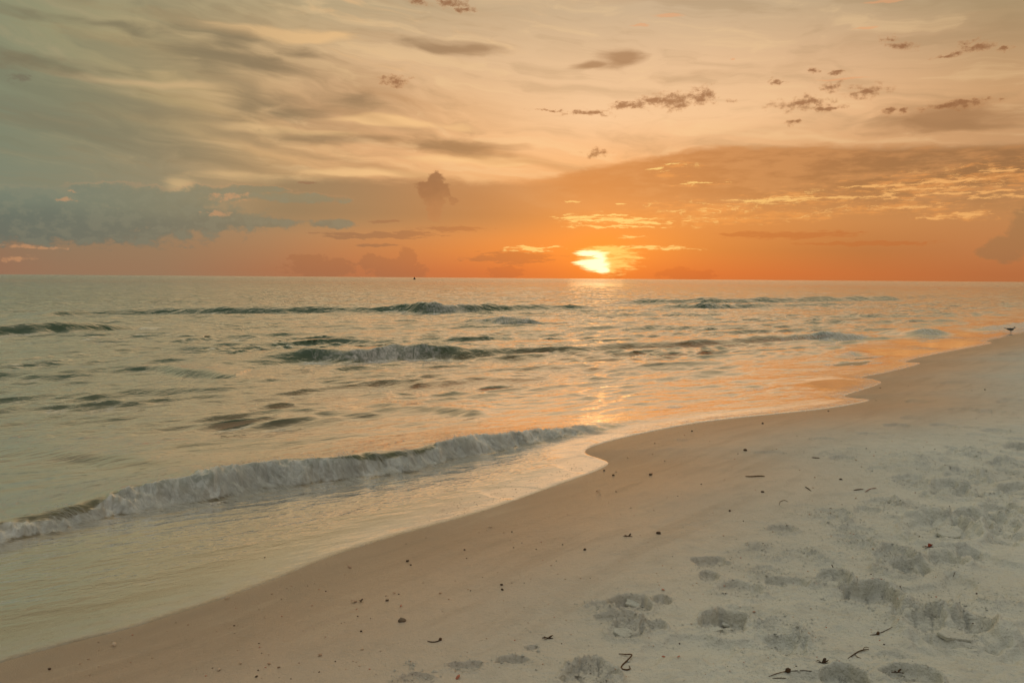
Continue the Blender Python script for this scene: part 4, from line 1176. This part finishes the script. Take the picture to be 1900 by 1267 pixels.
# slabs of crusted sand broken loose by feet
def slab(x_, y_, w_, dep, th, tx, ty, rz, label, seed):
    r2 = random.Random(seed); p_ = ground_pt(x_, y_); W_ = px_size(p_, w_) * 0.5
    n = 9; ring = []
    for i in range(n):
        a = 2 * math.pi * i / n
        sq = 1 / max(abs(math.cos(a)), abs(math.sin(a))) ** 0.6
        ring.append((W_ * math.cos(a) * sq * r2.uniform(.66, 1.12), W_ * dep * math.sin(a) * sq * r2.uniform(.66, 1.12)))
    V_ = []
    for k, (z, sc_) in enumerate([(-th * .5, .96), (th * .32, 1.0), (th * .5, .92), (th * .54, .5)]):
        for (a, b) in ring: V_.append((a * sc_, b * sc_, z + r2.uniform(-.05, .05) * th))
    V_.append((0, 0, th * .55)); V_.append((0, 0, -th * .5))
    F_ = [(k * n + i, k * n + (i + 1) % n, (k + 1) * n + (i + 1) % n, (k + 1) * n + i) for k in range(3) for i in range(n)]
    T_ = [(3 * n + i, 3 * n + (i + 1) % n, 4 * n) for i in range(n)] + [((i + 1) % n, i, 4 * n + 1) for i in range(n)]
    ob = mesh_obj('sand_slab', np.array(V_), np.array(F_), np.array(T_), M_SAND, False, None, {'inland': np.full(len(V_), 3.0), 'crumb': np.zeros(len(V_))})
    ob.location = p_ + Vector((0, 0, th * .08)); ob.rotation_euler = (abs(tx) * .7 + .06, ty, rz)
    ob['kind'] = 'thing'
    return tag(ob, label, 'sand slab')


slab(1177, 1119, 38, .75, .016, -.25, .1, .2, 'slab of crusted sand tilted over a dark gap in a footprint', 1)
slab(1326, 1168, 30, .55, .011, -.06, -.05, .35, 'flat sand slab in front of a footprint, left one of two end to end', 3)
slab(1354, 1158, 30, .55, .011, -.06, .04, .35, 'flat sand slab in front of a footprint, right one of two end to end', 4)
slab(1157, 1176, 34, .8, .020, -.2, .15, -.2, 'rounded slab of sand at the left end of a crumbled mound', 5)
slab(1760, 992, 44, .5, .022, -.35, .05, .15, 'big smooth sand slab sloping toward the beach edge at right', 10)
slab(1648, 1058, 32, .7, .016, -.3, .1, .3, 'cracked sand slab on the left flank of a crumbly mound', 14)
slab(1770, 1182, 46, .5, .020, -.12, .05, -.15, 'wide lifted crust of sand with a dark lower edge at lower right', 15)
slab(1545, 1086, 26, .9, .018, -.3, .1, .1, 'small ridged sand slab below the dark seed pod', 17)

# ------------------------------------------------------------------ crumbs of sand: uncountable, one mesh
ci = ico(1, 5, 0.3, (1, .85, .7)); c0v, c0f = ci
b = bmesh.new(); bmesh.ops.create_icosphere(b, subdivisions=1, radius=1.0); b.free()
low_v = np.array([(0, 0, .8), (1, 0, 0), (.2, .95, .1), (-.9, .4, 0), (-.7, -.7, .1), (.45, -.9, 0), (0, 0, -.6)])
low_f = np.array([(0, 1, 2), (0, 2, 3), (0, 3, 4), (0, 4, 5), (0, 5, 1), (6, 2, 1), (6, 3, 2), (6, 4, 3), (6, 5, 4), (6, 1, 5)])
cx_, cy_, cs_ = [], [], []
for (sx0, sy0, w_, l_, a_, dep, rim, cr) in SPOTW:
    n = int(26 + 9000 * cr * min(1, w_ / .12))
    u_ = rng.normal(0, .75, n); v_ = rng.normal(.1, .75, n)
    cx_.append(sx0 + u_ * w_ * math.cos(a_) + v_ * l_ * math.sin(a_)); cy_.append(sy0 - u_ * w_ * math.sin(a_) + v_ * l_ * math.cos(a_))
    cs_.append(0.0018 + rng.gamma(1.3, .0011 + .09 * cr * .08, n))
n = 26000
px_ = rng.uniform(900, 1960, n); py_ = 640 + 640 * rng.random(n) ** .8
g_ = to_ground(px_, py_); sdg = shore_dist(g_[:, 0], g_[:, 1])
dens = sst(1.6, 3.4, sdg + .6 * fbm(g_[:, 0] * .5, g_[:, 1] * .5, 3, 2)) * sst(-.25, .55, fbm(g_[:, 0] * 1.1 + 40, g_[:, 1] * 1.1, 51, 3))
k_ = rng.random(n) < dens
cx_.append(g_[k_, 0]); cy_.append(g_[k_, 1]); cs_.append(0.0012 + rng.gamma(1.2, .0011, k_.sum()) * np.minimum(2.0, np.hypot(g_[k_, 0], g_[k_, 1]) / 5))
cx_, cy_, cs_ = map(np.concatenate, (cx_, cy_, cs_))
cs_ = np.minimum(cs_, .011)
cz_, _c = sand_height(cx_, cy_)
n = len(cx_); ang = rng.uniform(0, 6.28, n); ca, sa = np.cos(ang), np.sin(ang)
lv = low_v[None] * cs_[:, None, None] * rng.uniform(.75, 1.25, (n, 7, 1))
co = np.stack([lv[..., 0] * ca[:, None] - lv[..., 1] * sa[:, None] + cx_[:, None], lv[..., 0] * sa[:, None] + lv[..., 1] * ca[:, None] + cy_[:, None], lv[..., 2] + cz_[:, None] + .2 * cs_[:, None]], -1).reshape(-1, 3)
fc = (low_f[None] + 7 * np.arange(n)[:, None, None]).reshape(-1, 3)
crumbs = mesh_obj('sand_crumbs', co, None, fc, M_SAND, False, None, {'inland': np.repeat(np.maximum(shore_dist(cx_, cy_), 2.2), 7), 'crumb': np.zeros(len(co))})
crumbs['kind'] = 'stuff'
print('crumbs', n)

# ------------------------------------------------------------------ small shells and pebbles that nothing tells apart
def scatter(n, xr, yr, d0, d1):
    x_ = rng.uniform(*xr, n * 8); y_ = rng.uniform(*yr, n * 8)
    g_ = to_ground(x_, y_); d = shore_dist(g_[:, 0], g_[:, 1])
    k_ = np.flatnonzero((d > d0) & (d < d1))[:n]
    return [(x_[i], y_[i], g_[i]) for i in k_]


sc_ = scatter(230, (60, 1750), (800, 1262), 0.08, 3.4)
gx_ = np.array([v[2][:2] for v in sc_]); gz_, _c = sand_height(gx_[:, 0], gx_[:, 1])
for (x_, y_, g_), z in zip(sc_, gz_):
    p_ = Vector((g_[0], g_[1], float(z)))
    put('shell_fragment', random.choice(BITS), p_, px_size(p_, 1) * random.uniform(2.0, 4.2), 'tiny pale shell fragment scattered on smooth brown sand', 'shell fragment', 'tiny shell fragments on the smooth sand', sink=.3)
sc_ = scatter(90, (300, 1880), (640, 1262), 0.10, 3.6)
gx_ = np.array([v[2][:2] for v in sc_]); gz_, _c = sand_height(gx_[:, 0], gx_[:, 1])
for (x_, y_, g_), z in zip(sc_, gz_):
    p_ = Vector((g_[0], g_[1], float(z)))
    put('small_stone', random.choice(GRIT), p_, px_size(p_, 1) * random.uniform(1.6, 3.8), 'tiny dark pebble scattered on smooth brown sand', 'small pebble', 'tiny dark pebbles on the smooth sand', sink=.3)

# grit carried in the wash
n = 420
t_ = rng.random(n); px_ = 820 + 260 * t_ + rng.normal(0, 26, n); py_ = 972 - 88 * t_ - np.abs(rng.normal(14, 15, n))
g_ = on_level(px_, py_, 0.004); k_ = shore_dist(g_[:, 0], g_[:, 1]) < -0.04; g_ = g_[k_]; n = len(g_)
rr_ = rng.uniform(.0025, .0065, n)
co = (low_v[None] * rr_[:, None, None] * rng.uniform(.7, 1.3, (n, 7, 1)) + np.column_stack([g_, np.full(n, .002)])[:, None, :]).reshape(-1, 3)
wash = mesh_obj('wash_grit', co, None, (low_f[None] + 7 * np.arange(n)[:, None, None]).reshape(-1, 3), M_PEB, False)
wash['kind'] = 'stuff'

# ------------------------------------------------------------------ the bird at the water's edge
M_BIRD = simple_mat('bird_grey_back', (70, 72, 74), (92, 92, 92), 30, 0.7); M_WHITE = simple_mat('bird_pale_body', (150, 148, 142), (178, 174, 166), 30, 0.7)
M_CAP = simple_mat('bird_black', (22, 22, 24), (34, 32, 32), 30, 0.6); M_BEAK = simple_mat('bird_orange', (190, 90, 36), (170, 76, 30), 30, 0.4)
p_ = on_level(np.array([1875.]), np.array([617.]), 0.005)[0]
bird = bpy.data.objects.new('shore_bird', None); COL.objects.link(bird); bird.location = (p_[0], p_[1], 0.004)
tag(bird, 'dark shore bird standing in shallow wash at the far right', 'bird'); bird.rotation_euler = (0, 0, math.radians(-8))


def loft(rings, sides=14):
    """rings: (x, z, half width, half height)"""
    V_ = []; F_ = []
    for (x_, z_, w_, h_) in rings:
        for k in range(sides):
            a = 2 * math.pi * k / sides; V_.append((x_, w_ * math.cos(a), z_ + h_ * math.sin(a)))
    for i in range(len(rings) - 1):
        for k in range(sides):
            F_.append((i * sides + k, i * sides + (k + 1) % sides, (i + 1) * sides + (k + 1) % sides, (i + 1) * sides + k))
    n_ = len(rings); V_ += [(rings[0][0], 0, rings[0][1]), (rings[-1][0], 0, rings[-1][1])]
    T_ = [(n_ * sides, (k + 1) % sides, k) for k in range(sides)] + [(n_ * sides + 1, (n_ - 1) * sides + k, (n_ - 1) * sides + (k + 1) % sides) for k in range(sides)]
    return np.array(V_), np.array(F_), np.array(T_)


V_, F_, T_ = loft([(-.20, .150, .012, .004), (-.15, .140, .022, .008), (-.10, .125, .036, .026), (-.04, .113, .047, .043), (.02, .112, .050, .050), (.065, .122, .045, .047), (.095, .140, .033, .037), (.110, .160, .024, .028), (.120, .178, .023, .025), (.135, .185, .022, .022), (.152, .183, .013, .013), (.160, .181, .006, .006)])
mesh_obj('body', V_, F_, T_, M_WHITE, True, bird)
V_, F_, T_ = loft([(.108, .186, .018, .016), (.122, .194, .0215, .0175), (.137, .196, .0205, .0150), (.150, .191, .013, .010)]); mesh_obj('cap', V_, F_, T_, M_CAP, True, bird)
for sg in (-1, 1):
    V_, F_, T_ = loft([(.075, .128, .006, .018), (.03, .132, .010, .034), (-.04, .132, .010, .032), (-.11, .142, .007, .018), (-.19, .158, .004, .008), (-.245, .168, .0015, .003)])
    V_[:, 1] += sg * np.interp(V_[:, 0], [-.245, -.1, .03, .08], [.006, .032, .044, .040]); mesh_obj('wing', V_, F_, T_, M_BIRD, True, bird)
    V_, F_, T_ = tube([(.012, sg * .018, .075), (.004, sg * .019, .04), (.012, sg * .019, .004)], [.005, .0035, .003], 6); lg = mesh_obj('leg', V_, F_, T_, M_CAP, True, bird)
    V_, F_, T_ = tube([(-.004, sg * .019, .002), (.012, sg * .019, .004), (.036, sg * .021, .001)], [.003, .005, .002], 6); mesh_obj('foot', V_, F_, T_, M_CAP, True, lg)
V_, F_, T_ = tube([(.155, 0, .183), (.180, 0, .179), (.205, 0, .172)], [.0075, .0055, .001], 8); mesh_obj('beak', V_, F_, T_, M_BEAK, True, bird)

# ------------------------------------------------------------------ the far marker under the horizon
M_BUOY = simple_mat('buoy_dark', (26, 22, 16), (40, 32, 24), 2, 0.6)
p_ = on_level(np.array([769.]), np.array([518.6]))[0]; d_ = math.hypot(*p_); u_ = d_ / FPX       # metres to one photograph pixel
buoy = bpy.data.objects.new('buoy', None); COL.objects.link(buoy); buoy.location = (p_[0], p_[1], -0.05); tag(buoy, 'tiny dark cone-shaped marker on the sea just under the horizon', 'buoy')
def lathe(prof, sides=18):
    V_ = [(r_ * math.cos(2 * math.pi * k / sides), r_ * math.sin(2 * math.pi * k / sides), z) for r_, z in prof for k in range(sides)]
    F_ = [(i * sides + k, i * sides + (k + 1) % sides, (i + 1) * sides + (k + 1) % sides, (i + 1) * sides + k) for i in range(len(prof) - 1) for k in range(sides)]
    return np.array(V_), np.array(F_)
V_, F_ = lathe([(.001, -.3 * u_), (2.2 * u_, -.2 * u_), (2.6 * u_, .3 * u_), (2.4 * u_, .9 * u_), (.001, 1.0 * u_)]); mesh_obj('float', V_, F_, None, M_BUOY, True, buoy)
V_, F_ = lathe([(2.1 * u_, .9 * u_), (1.5 * u_, 2.0 * u_), (.9 * u_, 3.4 * u_), (.45 * u_, 4.4 * u_), (.001, 4.5 * u_)]); mesh_obj('cone', V_, F_, None, M_BUOY, True, buoy)
